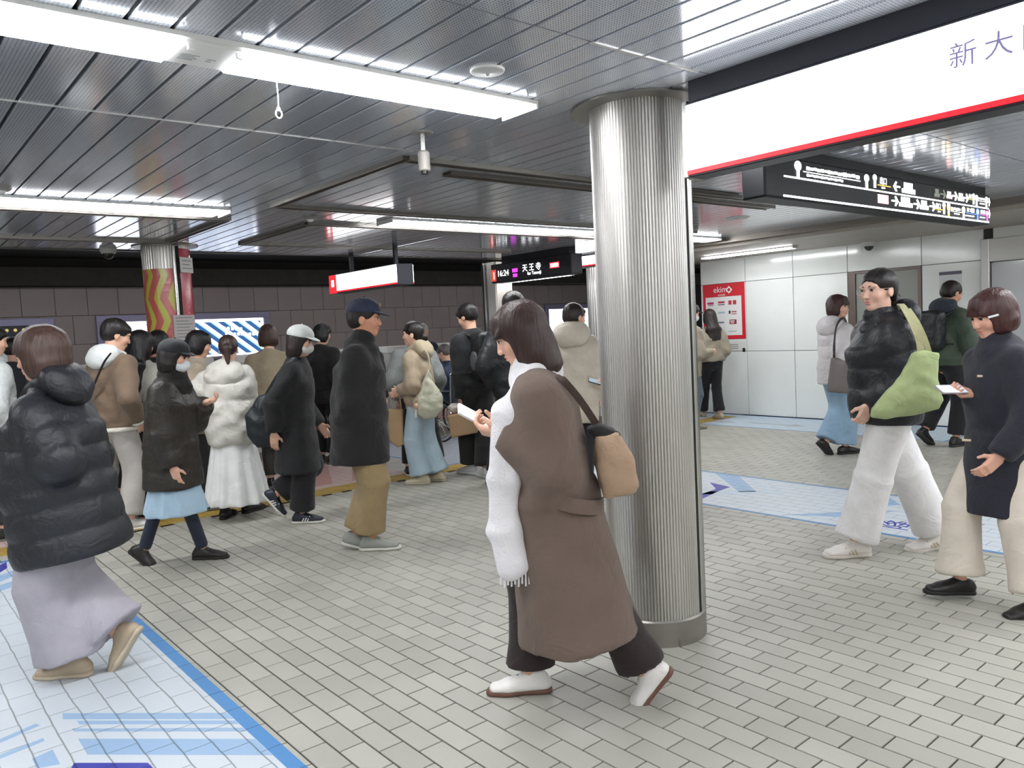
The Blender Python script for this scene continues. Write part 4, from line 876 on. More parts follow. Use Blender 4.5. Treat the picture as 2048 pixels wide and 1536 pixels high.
        for x in (-1, 1):
            S.add(s.hE((x*0.034, 0.056, -0.028), (0.027, 0.026, 0.028)), 0.02)
            S.add(s.hE((x*0.03, 0.076, 0.022), (0.026, 0.012, 0.010)), 0.015)
            S.sub(s.hE((x*0.031, 0.097, 0.0), (0.017, 0.016, 0.011)), 0.012)
            S.add(s.hE((x*0.074, -0.012, -0.012), (0.008, 0.020, 0.031)), 0.008); S.sub(s.hE((x*0.084, -0.008, -0.010), (0.006, 0.010, 0.018)), 0.006)
            S.add(s.hE((x*0.010, 0.094, -0.037), (0.008, 0.009, 0.007)), 0.008)
        S.add(loft(s.h(0, 0.078, 0.012), s.h(0, 0.098, -0.033), [(0, 0.007*s.hs, 0.008*s.hs), (0.8, 0.0095*s.hs, 0.010*s.hs), (1, 0.0105*s.hs, 0.0095*s.hs)], side=s.HR[:, 0]), 0.012)
        S.add(s.hE((0, 0.084, -0.0595), (0.022, 0.010, 0.0055)), 0.006); S.add(s.hE((0, 0.082, -0.071), (0.019, 0.010, 0.0065)), 0.006); S.sub(s.hE((0, 0.098, -0.0648), (0.022, 0.010, 0.0022)), 0.004)
        r = 0.125*s.hs; S.fine.append((s.hc-r, s.hc+r))
        sk, lp_ = V(s.skin), V(s.lips)
        def tint(v):
            L = (v-s.hc)@s.HR/s.hs; col = np.tile(sk, (len(v), 1))
            m = np.exp(-(np.maximum((np.abs(L[:, 0])/0.022)**2+((L[:, 2]+0.065)/0.012)**2-0.5, 0))*3)*(L[:, 1] > 0.05); col = col*(1-m[:, None])+lp_*m[:, None]
            m = 0.35*np.exp(-(((np.abs(L[:, 0])-0.04)/0.022)**2+((L[:, 2]+0.03)/0.022)**2))*(L[:, 1] > 0.0); col = col*(1-m[:, None])+V(lin('#d08a78'))*m[:, None]
            return col
        s.put('body', S.mesh('body', SKIN, 0.024, s.fineh, tint=tint))
        if eyes:
            for x in (-1, 1):
                mb = MB(); n, mm = 14, 8; vs_, fs = [], []
                for i in range(mm+1):
                    th = math.pi*i/mm
                    for j in range(n):
                        ph = 2*math.pi*j/n; vs_.append(s.h(x*0.031+0.0135*math.sin(th)*math.cos(ph), 0.079+0.0075*math.cos(th), 0.001+0.0062*math.sin(th)*math.sin(ph)))
                for i in range(mm):
                    for j in range(n): fs.append((i*n+j, (i+1)*n+j, (i+1)*n+(j+1) % n, i*n+(j+1) % n))
                mb.add(vs_, fs); mb.mi = [1 if f[0]//n < 3 else 0 for f in fs]
                e = mb.build('eye', [mat('eye_white', '#d8d2cc', 0.3), mat('iris_dark', '#1d1410', 0.2)], s.root, smooth=True)
                pts = [s.h(x*(0.015+0.0078*i), 0.0895-0.0013*i*i*0.8, 0.021+0.0035*math.sin(i/4*math.pi*0.8)) for i in range(5)]
                MB().tube(pts, [0.0022, 0.003, 0.003, 0.0026, 0.0014], 6).build('eyebrow', mat('brow', '#2a1d17', 0.8), s.root)
                pts = [s.h(x*(0.018+0.0068*i), 0.0865-0.0012*abs(i-1.5)**2, 0.006+0.0022*math.sin(i/4*math.pi)) for i in range(5)]
                MB().tube(pts, 0.0016, 5).build('eyelash', mat('lash', '#1a1210', 0.8), s.root)
    # ---- clothing
    def trousers(s, m, th=0.088, kn=0.068, hem=0.062, end=0.9, amp=0.004, hip=(0.155, 0.12), name='trousers', f=26, flare=None):
        k = s.k; S = Solid(); S.add(ell(s.pel+V(0, 0, 0.01), (hip[0]*k, hip[1]*k, 0.15*k)), 0.03)
        for q in (-1, 1):
            e = s.knee[q]+(s.ank[q]-s.knee[q])*end; h0 = s.hip[q]+V(0, 0, -0.02)
            S.add(cone(h0, s.knee[q], th*k, kn*k), 0.035); S.add(loft(s.knee[q], e, [(0, kn*k, kn*k), (0.7, (kn+hem)/2*k, (kn+hem)/2*k), (1, hem*k, hem*k*1.1)], cap='flat'), 0.03)
        S.noise = drape(amp*0.7, f) if amp else None
        return s.put(name, S.mesh(name, m, s.gh*1.15))
    def skirt(s, m, z0, z1, r0, r1, pleats=14, amp=0.012, cy=0.0, dx=0.0, name='skirt', hemy=0.0):
        k = s.k; S = Solid(); A = V(0, cy+s.pel[1], z1); B = V(dx, s.pel[1], z0)
        S.add(loft(A, B, [(0, r1[0], r1[1], 0, hemy), (0.5, (r0[0]+r1[0])/2, (r0[1]+r1[1])/2, 0, hemy/2), (1, r0[0], r0[1])], cap='flat', disp=lambda t, th: amp*(1-np.clip(t, 0, 1))*np.cos(pleats*th+1.2*np.sin(3*th))), 0.02)
        return s.put(name, S.mesh(name, m, s.gh*1.15))
    def top(s, m, hem=0.80, hemr=(0.19, 0.15), waist=(0.18, 0.14), chest=(0.195, 0.145), shw=0.175, sl=(0.075, 0.062, 0.05), band=None, collar=None, amp=0.004, cuff=0.93, name='jacket', f=22, skew=(0, 0), hood=None, h=None, neckr=0.075, round_hem=False, collar_m=None, kk=0.06):
        """torso, sleeves, collar as one garment; band=(height, depth) gives quilting"""
        H, k = s.H, s.k; S = Solid()
        tb = (lambda P: None)
        def bd(L): 
            if band is None: return None
            n = max(L/band[0], 1.0)
            return lambda t, th: band[1]*(np.abs(np.sin(math.pi*n*np.clip(t, 0, 1)))**0.5-0.6)
        top_ = s.neck+s.U*0.012*H; L1 = np.linalg.norm(top_-s.pel)
        secs = [(0, waist[0]*k, waist[1]*k), (0.30, (waist[0]*0.5+chest[0]*0.5)*k, (waist[1]*0.5+chest[1]*0.5)*k), (0.62, chest[0]*k, chest[1]*k), (0.80, shw*0.97*k, 0.118*k), (0.93, 0.115*k, 0.092*k), (1.0, neckr*k, neckr*k)]
        S.add(loft(s.pel, top_, secs, side=s.X, disp=bd(L1), cap='flat'), 0.03)
        A = V(skew[0], s.pel[1]+skew[1], hem*k); L2 = np.linalg.norm(s.pel-A)
        if hem*k < s.pel[2]-0.02:
            S.add(loft(A, s.pel+s.U*0.03, [(0, hemr[0]*k, hemr[1]*k), (1, waist[0]*k, waist[1]*k)], side=s.X, cap='round' if round_hem else 'flat', disp=bd(L2), ck=0.03 if round_hem else 0.012), 0.04)
        for q in (-1, 1):
            a, e, w = s.sh[q], s.el[q], s.wr[q]; w2 = e+(w-e)*cuff
            S.add(cone(a, e, sl[0]*k, sl[1]*k, disp=bd(np.linalg.norm(e-a))), kk)
            S.add(loft(e, w2, [(0, sl[1]*k, sl[1]*k), (0.75, (sl[1]*0.4+sl[2]*0.6)*k, (sl[1]*0.4+sl[2]*0.6)*k), (1, sl[2]*k, sl[2]*k)], side=(1, 0.03, 0.02) if abs(unit(w-e)[0]) < 0.9 else (0, 1, 0), cap='flat', disp=bd(np.linalg.norm(w2-e))), max(kk*0.7, 0.03))
        if collar == 'high':
            S.add(loft(s.neck-s.U*0.01, s.neck+s.U*0.05*k+s.Fw*0.012, [(0, 0.085*k, 0.085*k), (1, 0.074*k, 0.078*k)], side=s.X, cap='flat'), 0.02)
        if collar == 'thick':
            S.add(loft(s.neck-s.U*0.03, s.neck+s.U*0.015*k+s.Fw*0.008, [(0, 0.12*k, 0.12*k), (0.6, 0.10*k, 0.105*k), (1, 0.078*k, 0.082*k)], side=s.X), 0.03)
        if hood:
            S.add(ell(s.neck-s.Fw*(0.10*k)+s.U*(0.0+0.01)*k, (0.125*k*hood, 0.075*k*hood, 0.085*k*hood), np.stack([s.X, unit(s.Fw-0.5*s.U), unit(s.U+0.5*s.Fw)], 1)), 0.02)
            S.add(loft(s.neck-s.Fw*0.05*k-s.X*0.085*k+s.U*0.02, s.neck-s.Fw*0.05*k+s.X*0.085*k+s.U*0.02, [(0, 0.045*k, 0.045*k), (0.5, 0.06*k, 0.05*k, -0.03*k), (1, 0.045*k, 0.045*k)], side=s.Fw), 0.03)
        if amp: S.noise = folds(amp, f, s.H*7)
        return s.put(name, S.mesh(name, m, h or s.gh))
    def hood_part(s, m, sc=1.0, dz=0.0, name='hood', amp=0.003):
        k = s.k; S = Solid(); R = np.stack([s.X, unit(s.Fw-0.55*s.U), unit(s.U+0.55*s.Fw)], 1)
        S.add(ell(s.neck-s.Fw*0.095*k+s.U*(0.0+dz), V(0.135, 0.07, 0.10)*k*sc, R), 0.02)
        for q in (-1, 1): S.add(cone(s.neck-s.Fw*0.06*k+s.X*q*0.09*k+s.U*(0.03+dz), s.neck+s.Fw*0.065*k+s.X*q*0.045*k-s.U*0.015, 0.042*k*sc, 0.026*k*sc), 0.04)
        S.noise = folds(amp, 30, 1.0); return s.put(name, S.mesh(name, m, 0.009))
    def hair(s, kind, c, vol=1.0, fringe=True, length=0.0, part=0):
        S = Solid(); m = hairmat(c); v = vol
        S.add(s.hE((0, -0.018, 0.036), (0.083*v, 0.102*v, 0.086*v)), 0.01)
        if kind in ('short', 'crop'):
            S.add(s.hE((0, -0.05, -0.01), (0.076, 0.064, 0.062)), 0.02)
            S.sub(s.hE((0, 0.115, -0.055), (0.10, 0.085, 0.105)), 0.015)
            for x in (-1, 1): S.sub(s.hE((x*0.085, 0.022, -0.05), (0.03, 0.05, 0.05)), 0.01)
            S.sub(s.hE((0, -0.06, -0.13), (0.12, 0.10, 0.06)), 0.02)
            if fringe: S.add(s.hE((0, 0.062, 0.052), (0.062, 0.030, 0.030)), 0.02)
        elif kind in ('bob', 'long', 'lob'):
            S.add(loft(s.h(0, -0.022, 0.04), s.h(0, -0.028, -0.105-length*0.5), [(0, 0.086*v*s.hs, 0.098*v*s.hs), (0.55, 0.097*v*s.hs, 0.090*v*s.hs), (1, 0.088*v*s.hs, 0.072*v*s.hs)], side=s.HR[:, 0], ck=0.04, cap='flat'), 0.02)
            S.sub(s.hE((0, 0.118, -0.045), (0.066, 0.105, 0.105)), 0.012); S.sub(s.hE((0, 0.075, -0.12), (0.062, 0.085, 0.085)), 0.012); S.sub(s.hE((0, 0.138, -0.05), (0.14, 0.088, 0.092)), 0.015)
            if fringe: S.add(loft(s.h(0, 0.055, 0.085), s.h(0, 0.083, 0.024), [(0, 0.05*s.hs, 0.022*s.hs), (1, 0.064*s.hs, 0.014*s.hs)], side=s.HR[:, 0]), 0.015)
            if kind == 'long':
                b = s.h(0, -0.045, 0.03); m1 = s.neck-s.Fw*0.10*s.k-s.U*0.03; e = s.neck-s.Fw*0.145*s.k-s.U*(0.24+length)*s.k
                S.add(loft(b, m1, [(0, 0.085, 0.07), (1, 0.105, 0.06)], side=s.X), 0.04); S.add(loft(m1, e, [(0, 0.112, 0.062), (0.7, 0.105, 0.04), (1, 0.08, 0.024)], side=s.X, cap='flat', ck=0.03), 0.05)
        elif kind in ('bun', 'tail', 'low'):
            S.add(s.hE((0, -0.055, 0.0), (0.074, 0.060, 0.075)), 0.02)
            S.sub(s.hE((0, 0.118, -0.045), (0.10, 0.092, 0.105)), 0.012); S.sub(s.hE((0, -0.03, -0.125), (0.12, 0.12, 0.055)), 0.02)
            for x in (-1, 1): S.sub(s.hE((x*0.09, 0.015, -0.05), (0.03, 0.045, 0.05)), 0.01)
            if kind == 'bun': S.add(s.hE((0, -0.118, -0.035), (0.042, 0.036, 0.042)), 0.012)
            if kind == 'low': S.add(s.hE((0, -0.12, -0.075), (0.05, 0.045, 0.055)), 0.02)
            if kind == 'tail':
                p0, p1, p2 = s.h(0, -0.10, 0.0), s.h(0.0, -0.15, -0.03), s.h(0.01, -0.165, -0.14-length)
                S.add(cone(p0, p1, 0.028, 0.038), 0.01); S.add(cone(p1, p2, 0.038, 0.014), 0.02)
            if fringe: S.add(loft(s.h(0, 0.055, 0.085), s.h(0, 0.084, 0.022), [(0, 0.05*s.hs, 0.022*s.hs), (1, 0.062*s.hs, 0.012*s.hs)], side=s.HR[:, 0]), 0.015)
        f0 = 120.0; hx, hc_ = s.HR[:, 0], s.hc
        S.noise = lambda X, Y, Z: -0.0022*np.sin(f0*((X-hc_[0])*hx[0]+(Y-hc_[1])*hx[1])+1.5*np.sin(30*Z))*np.cos(0.6*f0*(Y-hc_[1])+0.4*f0*(X-hc_[0]))
        return s.put('hair', S.mesh('hair', m, min(0.010, s.fineh+0.0015)))
    def cap(s, c, brim=0.075, tilt=0.0, badge=None):
        m = cloth(c, 0.8, 0.2, 400); S = Solid()
        S.add(s.hE((0, -0.010, 0.050), (0.092, 0.112, 0.085)), 0.01); S.cut(half(-s.HR[:, 2], -np.dot(s.HR[:, 2], s.h(0, 0, 0.036))), 0.006)
        cp = s.put('cap', S.mesh('cap', m, 0.007))
        B = Solid(); B.add(ell(s.h(0, 0.082, 0.040), V(0.078, brim, 0.009)*s.hs, s.HR@rotm(0, 14)), 0.01); B.cut(half(-s.HR[:, 1], -np.dot(s.HR[:, 1], s.h(0, 0.06, 0))), 0.006)
        s.put('brim', B.mesh('brim', m, 0.005), cp)
        MB().lathe([(0.004, 0.004), (0.009, 0.0), (0.008, -0.003)], 10, tuple(s.h(0, -0.010, 0.137))).build('button', m, cp)
        if badge: s.put('emblem', Solid().add(s.hE((0, 0.092, 0.085), (0.022, 0.012, 0.016))).mesh('emblem', cloth(badge), 0.004), cp)
    def mask(s, c='#dfe3e6'):
        S = Solid(); S.add(s.hE((0, 0.040, -0.052), (0.066, 0.064, 0.052)), 0.01); S.add(s.hE((0, 0.085, -0.045), (0.03, 0.028, 0.03)), 0.02); S.cut(half(-s.HR[:, 1], -np.dot(s.HR[:, 1], s.h(0, 0.03, 0))), 0.006)
        k_ = s.put('face_mask', S.mesh('face_mask', cloth(c, 0.8, 0.1, 500), 0.005))
        for x in (-1, 1): MB().tube([s.h(x*0.058, 0.035, -0.035), s.h(x*0.076, 0.0, -0.015), s.h(x*0.077, -0.018, 0.0)], 0.0018, 5).build('ear_loop', cloth(c, 0.8, 0.1, 500), k_)
    def glasses(s, c='#c9a9a0'):
        g = mat('frame_'+c.strip('#'), c, 0.3, 0.6); first = None
        for x in (-1, 1):
            pts = [s.h(x*0.033+0.024*math.cos(a), 0.100, -0.002+0.019*math.sin(a)) for a in np.linspace(0, 2*math.pi, 17)]
            o_ = MB().tube(pts, 0.0014, 5, False).build('glasses' if first is None else 'rim', g, s.root if first is None else first); first = first or o_
            MB().tube([s.h(x*0.057, 0.099, 0.004), s.h(x*0.074, 0.05, 0.006), s.h(x*0.080, -0.015, 0.006)], 0.0015, 5).build('temple_arm', g, first)
        MB().tube([s.h(-0.009, 0.1, 0.002), s.h(0, 0.103, 0.005), s.h(0.009, 0.1, 0.002)], 0.0014, 5).build('bridge', g, first)
    def shoes(s, up='#222222', sole='#dddddd', kind='sneaker', bulk=1.0, stripe=None, lace=None):
        k = s.k
        for q in (-1, 1):
            me_u, me_s, me_l, me_t = shoe_meshes(kind, bulk)
            _, _, _, pt, yw = s.ft[q]
            R = rotm(yw, pt); Mx = Matrix(((R[0,0]*k, R[0,1]*k, R[0,2]*k, s.ank[q][0]), (R[1,0]*k, R[1,1]*k, R[1,2]*k, s.ank[q][1]), (R[2,0]*k, R[2,1]*k, R[2,2]*k, s.ank[q][2]), (0, 0, 0, 1)))
            def cp(me, name, m, par):
                m2 = me.copy(); m2.materials.clear(); m2.materials.append(m); m2.transform(Mx); return s.put(name, m2, par)
            u = cp(me_u, 'shoe', leather(up) if isinstance(up, str) else up, s.root); cp(me_s, 'sole', rubber(sole), u)
            if lace: cp(me_l, 'laces', cloth(lace, 0.9, 0.2), u)
            if stripe:
                for mt_ in me_t: cp(mt_, 'stripe', leather(stripe), u)
    def thing(s, name, label, cat, group=None):
        return empty(name, (s.pos[0], s.pos[1], 0), s.rz, label, cat, group)
    def phone(s, q, label, c='#e8e8ea', back='#30323a', dist=0.105, tilt=0.0, off=0.022):
        w, d, n, t = s.hframe[q]; t_ = s.thing('phone', label, 'phone'); k = 1.0
        c0 = w+d*dist+n*off; e = unit(d*math.cos(tilt)+n*math.sin(tilt)); nn = unit(n*math.cos(tilt)-d*math.sin(tilt)); tt = np.cross(e, nn)
        def pb(name, a, b, h0, h1, m):
            fr_ = (Vector(c0), Vector(tt), Vector(e), Vector(nn)) if np.dot(np.cross(tt, e), nn) > 0 else (Vector(c0), Vector(-tt), Vector(e), Vector(nn))
            r = 0.008; p = []
            for (sx_, sy_) in ((1, -1), (1, 1), (-1, 1), (-1, -1)):
                for w_ in (0, 0.5, 1):
                    a0 = {(1, -1): -90, (1, 1): 0, (-1, 1): 90, (-1, -1): 180}[(sx_, sy_)]+90*w_; p.append((sx_*(a-r)+r*math.cos(math.radians(a0)), sy_*(b-r)+r*math.sin(math.radians(a0))))
            return MB().poly(p, fr_, h0, h1).build(name, m, t_)
        pb('phone_body', 0.036, 0.075, -0.004, 0.0035, mat('phone_'+back.strip('#'), back, 0.3, 0.2)); pb('screen', 0.033, 0.071, 0.0035, 0.0042, mat('phone_screen_'+c.strip('#'), c, 0.15, emit=0.55))
        return t_
    def flat_poly(s, pts, dd, t0=0.012, t1=0.10, tilt=None):
        """soft flat bag shape outlined by picture points on the plane dd behind (+) the person; returns a solid in local space"""
        P3 = np.array([s.loc(x, y, dd) for x, y in pts]); o = P3.mean(0)
        r2 = V(RIGHT2[0]*s.c+RIGHT2[1]*s.s_, -RIGHT2[0]*s.s_+RIGHT2[1]*s.c, 0); u = V(0, 0, 1); n = np.cross(r2, u)
        Q = np.stack([(P3-o)@r2, (P3-o)@u], 1)
        def fn(X, Y, Z):
            dx, dy, dz = X-o[0], Y-o[1], Z-o[2]; a = dx*r2[0]+dy*r2[1]+dz*0; b = dz+0*a; c = dx*n[0]+dy*n[1]+dz*0
            D = np.full(np.broadcast(a, b).shape, 1e9); sg = np.ones(D.shape)
            for i in range(len(Q)):
                p, q = Q[i], Q[i-1]; ex, ey = q-p; wx, wy = a-p[0], b-p[1]; t = np.clip((wx*ex+wy*ey)/(ex*ex+ey*ey), 0, 1); D = np.minimum(D, (wx-ex*t)**2+(wy-ey*t)**2)
                c1 = b >= p[1]; c2 = b < q[1]; c3 = ex*wy > ey*wx; fl = (c1 & c2 & c3) | (~c1 & ~c2 & ~c3); sg = np.where(fl, -sg, sg)
            d2 = sg*np.sqrt(D); th = t0+t1*np.sqrt(np.clip(-d2, 0, 0.1))
            return smax(d2, np.abs(c)-th, 0.012)
        mx = t0+t1*0.32+0.02
        return Prim(fn, P3.min(0)-mx, P3.max(0)+mx)
_SHOE = {}
def shoe_meshes(kind, bulk):
    key = (kind, bulk)
    if key in _SHOE: return _SHOE[key]
    m = rubber('#888888'); b = bulk; S = Solid()
    hgt = {'sneaker': 0.01, 'boot': 0.10, 'flat': -0.01}[kind]
    S.add(loft((0, -0.055, -0.045), (0, 0.165, -0.058), [(0, 0.034*b, 0.036), (0.35, 0.037*b, 0.042), (0.7, 0.047*b, 0.032), (1, 0.038*b, 0.022)], side=(1, 0, 0)), 0.02)
    S.add(loft((0, -0.012, -0.04), (0, -0.018, 0.012+hgt), [(0, 0.036*b, 0.05), (1, 0.036, 0.045 if kind != 'boot' else 0.05)], side=(1, 0, 0), cap='flat'), 0.03)
    S.add(loft((0, 0.02, -0.018), (0, 0.11, -0.04), [(0, 0.03*b, 0.022), (1, 0.034*b, 0.016)], side=(1, 0, 0)), 0.02)
    S.cut(half((0, 0, -1), 0.068), 0.004); u = S.mesh('shoe', m, 0.0095)
    T = Solid(); T.add(loft((0, -0.062, -0.075), (0, 0.172, -0.075), [(0, 0.036*b, 0.03), (0.4, 0.036*b, 0.03), (0.72, 0.05*b, 0.03), (1, 0.036*b, 0.03)], side=(1, 0, 0)), 0.01)
    T.cut(half((0, 0, 1), -0.060+0.004*(b > 1.1)), 0.003); T.cut(half((0, 0, -1), 0.085), 0.003); so = T.mesh('sole', m, 0.0095)
    lb = MB()
    for i in range(4): lb.tube([(-0.026, 0.035+0.02*i, -0.012-0.0085*i), (0, 0.04+0.02*i, 0.004-0.0085*i), (0.026, 0.035+0.02*i, -0.012-0.0085*i)], 0.0035, 5)
    st = []
    for sx_ in (-1, 1):
        for i in range(3): st.append(MB().strap([(sx_*0.041*b, 0.01+0.022*i, -0.062), (sx_*0.0405*b, 0.022+0.022*i, -0.042), (sx_*0.032*b, 0.034+0.022*i, -0.020)], 0.009, 0.006, (0, 1, 0)).mesh('stripe', m))
    _SHOE[key] = (u, so, lb.mesh('laces', m), st); return _SHOE[key]
# ================================================================ PEOPLE AND WHAT THEY CARRY
def G(px, py): r = pixray(px, py); w = r*(-CAM_H/r[2]); return (w[0], w[1])
def DP(px, py, depth): r = pixray(px, py); w = r*(depth/np.dot(r[:2], AWAY2)); return (w[0], w[1])
def part(t, name, S, m, h=0.0095): return link(bpy.data.objects.new(name, S.mesh(name, m, h)), t)
def strap(t, pts, w, m, wdir=(0, 1, 0), th=0.006, name='strap'): return MB().strap(pts, w, th, wdir).build(name, m, t)
def curve(pts, n=6):
    """smooth polyline through points (Catmull-Rom)"""
    P_ = [V(p) for p in pts]; P_ = [2*P_[0]-P_[1]]+P_+[2*P_[-1]-P_[-2]]; out = []
    for i in range(1, len(P_)-2):
        for j in range(n):
            t = j/n; a, b, c, d = P_[i-1:i+3]; out.append(0.5*((2*b)+(c-a)*t+(2*a-5*b+4*c-d)*t*t+(3*b-a-3*c+d)*t**3))
    return out+[P_[-2]]
# ---- woman in the brown coat (nearest)
p = Person('woman in long brown coat and white scarf walking past the steel column with a phone', G(1122, 1400), 180, 1.60, lean=5, feet={1: ('g', 1064, 1384, 0, 0), -1: ('p', 1290, 1346, -0.04, 48, 0)},
    hands={-1: ('p', 1003, 868, -0.10), 1: ('p', 1003, 856, 0.03)}, poles={-1: (-0.12, -0.35, -1), 1: (0.12, -0.35, -1)}, head=(0, 24), pose=('hold', 'hold'),
    hdir={-1: (0.25, 0.95, 0.22), 1: (-0.2, 0.95, 0.25)}, handn={-1: (0.45, -0.3, 0.85), 1: (-0.45, -0.3, 0.85)}, fine=0.0045, eyes=True)
p.tsign = {}
p.top(cloth('#6b5a50', bump=0.35, bs=320), hem=0.295, hemr=(0.285, 0.26), waist=(0.205, 0.185), chest=(0.19, 0.165), shw=0.16, sl=(0.078, 0.084, 0.076), kk=0.11, name='coat', skew=(0, -0.085), amp=0.006, f=15, cuff=0.95, round_hem=False)
p.trousers(cloth('#2b2120'), th=0.085, kn=0.085, hem=0.098, end=0.9, amp=0.006)
p.hair('lob', '#33211d', vol=1.06, length=0.20, fringe=True); p.shoes('#e6e3df', '#6b4a3e', 'sneaker', lace='#3a2a26')
S = Solid(); k = p.k
S.add(loft(p.neck-p.U*0.05+p.Fw*0.0, p.neck+p.U*0.045-p.Fw*0.02, [(0, 0.105, 0.105), (0.5, 0.105, 0.10), (1, 0.082, 0.085)], side=p.X), 0.02)
a, b, c, d, e = [p.loc(*q) for q in ((1062, 770, -0.10), (1018, 830, -0.12), (1008, 960, -0.13), (1010, 1060, -0.13), (1030, 1135, -0.14))]
for u, v, w0, w1 in ((a, b, 0.06, 0.06), (b, c, 0.06, 0.065), (c, d, 0.065, 0.07), (d, e, 0.07, 0.072)): S.add(loft(u, v, [(0, 0.042, w0), (1, 0.042, w1)], side=(1, 0, 0)), 0.03)
S.noise = drape(0.006, 55); sc_ = p.put('scarf', S.mesh('scarf', cloth('#e3e0e2', 0.95, 0.5, 120, sheen=0.3), 0.009))
mb = MB()
for i in range(9): q = e+V(-0.02+0.004*(i % 3), -0.055+0.0135*i, 0.0); mb.tube([q+V(0, 0, 0.03), q+V(0.004*(i % 2), 0.004, -0.06-0.01*(i % 2))], 0.004, 5)
mb.build('fringe', cloth('#e3e0e2', 0.95, 0.5, 120, sheen=0.3), sc_)
bw = [p.loc(1105, 1000, -0.20), p.loc(1150, 1012, -0.205), p.loc(1190, 1015, -0.14), p.loc(1205, 1008, -0.02)]
MB().strap(curve(bw), 0.055, 0.012, (0, 0, 1)).build('half_belt', cloth('#6b5a50', bump=0.35, bs=320), p.root)
p.phone(1, 'pale phone held by the woman in the brown coat', '#f4f6ff', '#d8d8de', dist=0.12, off=0.03, tilt=0.35)
t = p.thing('backpack', 'small beige backpack with black top on the woman in brown coat', 'backpack')
S = Solid(); S.add(p.flat_poly([(1188, 868), (1232, 858), (1262, 905), (1275, 965), (1262, 985), (1205, 990), (1190, 930)], -0.10, 0.06, 0.12), 0.01); S.noise = folds(0.004, 30); part(t, 'bag_body', S, cloth('#a98d74', 0.75, 0.3, 180))
S = Solid(); S.add(p.flat_poly([(1172, 858), (1198, 846), (1238, 862), (1240, 884), (1190, 880)], -0.10, 0.05, 0.10), 0.01); part(t, 'black_top', S, cloth('#1b1817'))
strap(t, curve([p.loc(1195, 852, -0.08), p.loc(1160, 800, -0.10), p.loc(1128, 762, -0.13), p.loc(1112, 752, -0.10)]), 0.028, cloth('#4e3f39'), (0, 1, 0))
# ---- woman at the picture edge in the black puffer jacket (left)
p = Person('woman with brown bob in black quilted jacket walking over the pale blue sticker', G(152, 1345), 180, 1.60, lean=0, feet={-1: ('g', 150, 1352, 0, 0), 1: ('p', 238, 1268, 0.02, 55, 0)},
    hands={-1: ('p', 75, 960, -0.10), 1: ('p', 80, 960, 0.10)}, poles={-1: (-0.5, -0.9, -0.4), 1: (0.5, -0.9, -0.4)}, head=(-5, 8), fine=0.0055)
p.top(nylon('#23252a'), hem=0.60, hemr=(0.26, 0.275), waist=(0.245, 0.245), chest=(0.235, 0.215), shw=0.18, sl=(0.09, 0.095, 0.08), band=(0.115, 0.014), name='puffer_jacket', amp=0.004, f=13, cuff=1.05, skew=(0, -0.05))
p.hood_part(nylon('#23252a'), 1.15); p.trousers(cloth('#a7a3ab', 0.8), th=0.125, kn=0.13, hem=0.15, end=0.93, amp=0.012, f=22); p.hair('bob', '#4a362f', vol=1.16, length=0.02); p.shoes('#b3a188', '#bfb19b', 'sneaker', bulk=1.1)
# ---- cap and mask woman
p = Person('woman in black cap and face mask with pale blue skirt striding to the right', G(360, 1128), 0, 1.53, lean=5, feet={1: ('g', 408, 1118, 0, 0), -1: ('p', 288, 1100, 0.03, 42, 0)},
    hands={1: ('p', 345, 935, -0.18), -1: ('p', 412, 805, 0.12)}, poles={1: (0.5, -0.6, -0.2), -1: (-0.6, -0.6, -0.8)}, head=(0, 10), pose=('hold', 'relax'), hdir={-1: (0.1, 0.9, 0.25)}, handn={-1: (0.4, 0, 0.9)}, fine=0.005)
p.top(nylon('#2d2721'), hem=0.60, hemr=(0.24, 0.215), waist=(0.215, 0.185), chest=(0.21, 0.175), shw=0.18, sl=(0.095, 0.088, 0.07), band=(0.12, 0.006), name='puffer_jacket', amp=0.003, f=17, cuff=0.97)
S = Solid(); S.add(loft(p.neck-p.U*0.05+p.Fw*0.01, p.neck-p.U*0.005+p.Fw*0.01, [(0, 0.125, 0.13), (1, 0.09, 0.10)], side=p.X), 0.02); S.noise = folds(0.006, 40); p.put('scarf', S.mesh('scarf', cloth('#211c1a', 0.95, 0.6, 90), 0.009))
p.skirt(cloth('#a9c3d6', 0.8), 0.75, 0.36, (0.14, 0.11), (0.205, 0.21), 9, 0.012); p.trousers(cloth('#1f2737', 0.8), th=0.07, kn=0.052, hem=0.042, end=0.97, amp=0.002, name='leggings', hip=(0.13, 0.10))
p.hair('bob', '#1d1614', vol=1.02, fringe=True, length=0.04); p.cap('#202327', 0.06); p.mask(); p.shoes('#201a1a', '#1a1616', 'sneaker', lace='#141111')
# ---- man in navy cap and khaki trousers
p = Person('man in navy cap, black jacket and khaki trousers walking to the right', G(733, 1100), 0, 1.74, lean=6, feet={1: ('g', 745, 1100, 0, 0), -1: ('p', 712, 1070, 0.05, 16, 0)},
    hands={1: ('p', 735, 872, -0.09), -1: ('p', 740, 872, 0.09)}, poles={1: (0.6, -1, -0.2), -1: (-0.6, -1, -0.2)}, head=(-4, 4), fine=0.0045, skin='#c98f70', lips='#a2604f')
p.top(cloth('#141313', 0.85, 0.3), hem=0.615, hemr=(0.215, 0.205), waist=(0.205, 0.19), chest=(0.21, 0.175), shw=0.185, sl=(0.09, 0.085, 0.07), name='jacket', amp=0.006, f=17, cuff=1.08, collar='thick')
p.trousers(cloth('#95805c', 0.85), th=0.115, kn=0.105, hem=0.085, end=0.9, amp=0.010, f=24, hip=(0.165, 0.14)); p.hair('short', '#1f1814', fringe=False); p.cap('#262c42', 0.085, badge='#8a7358'); p.shoes('#8f918a', '#cfcdc6', 'sneaker', lace='#b8b6ae')
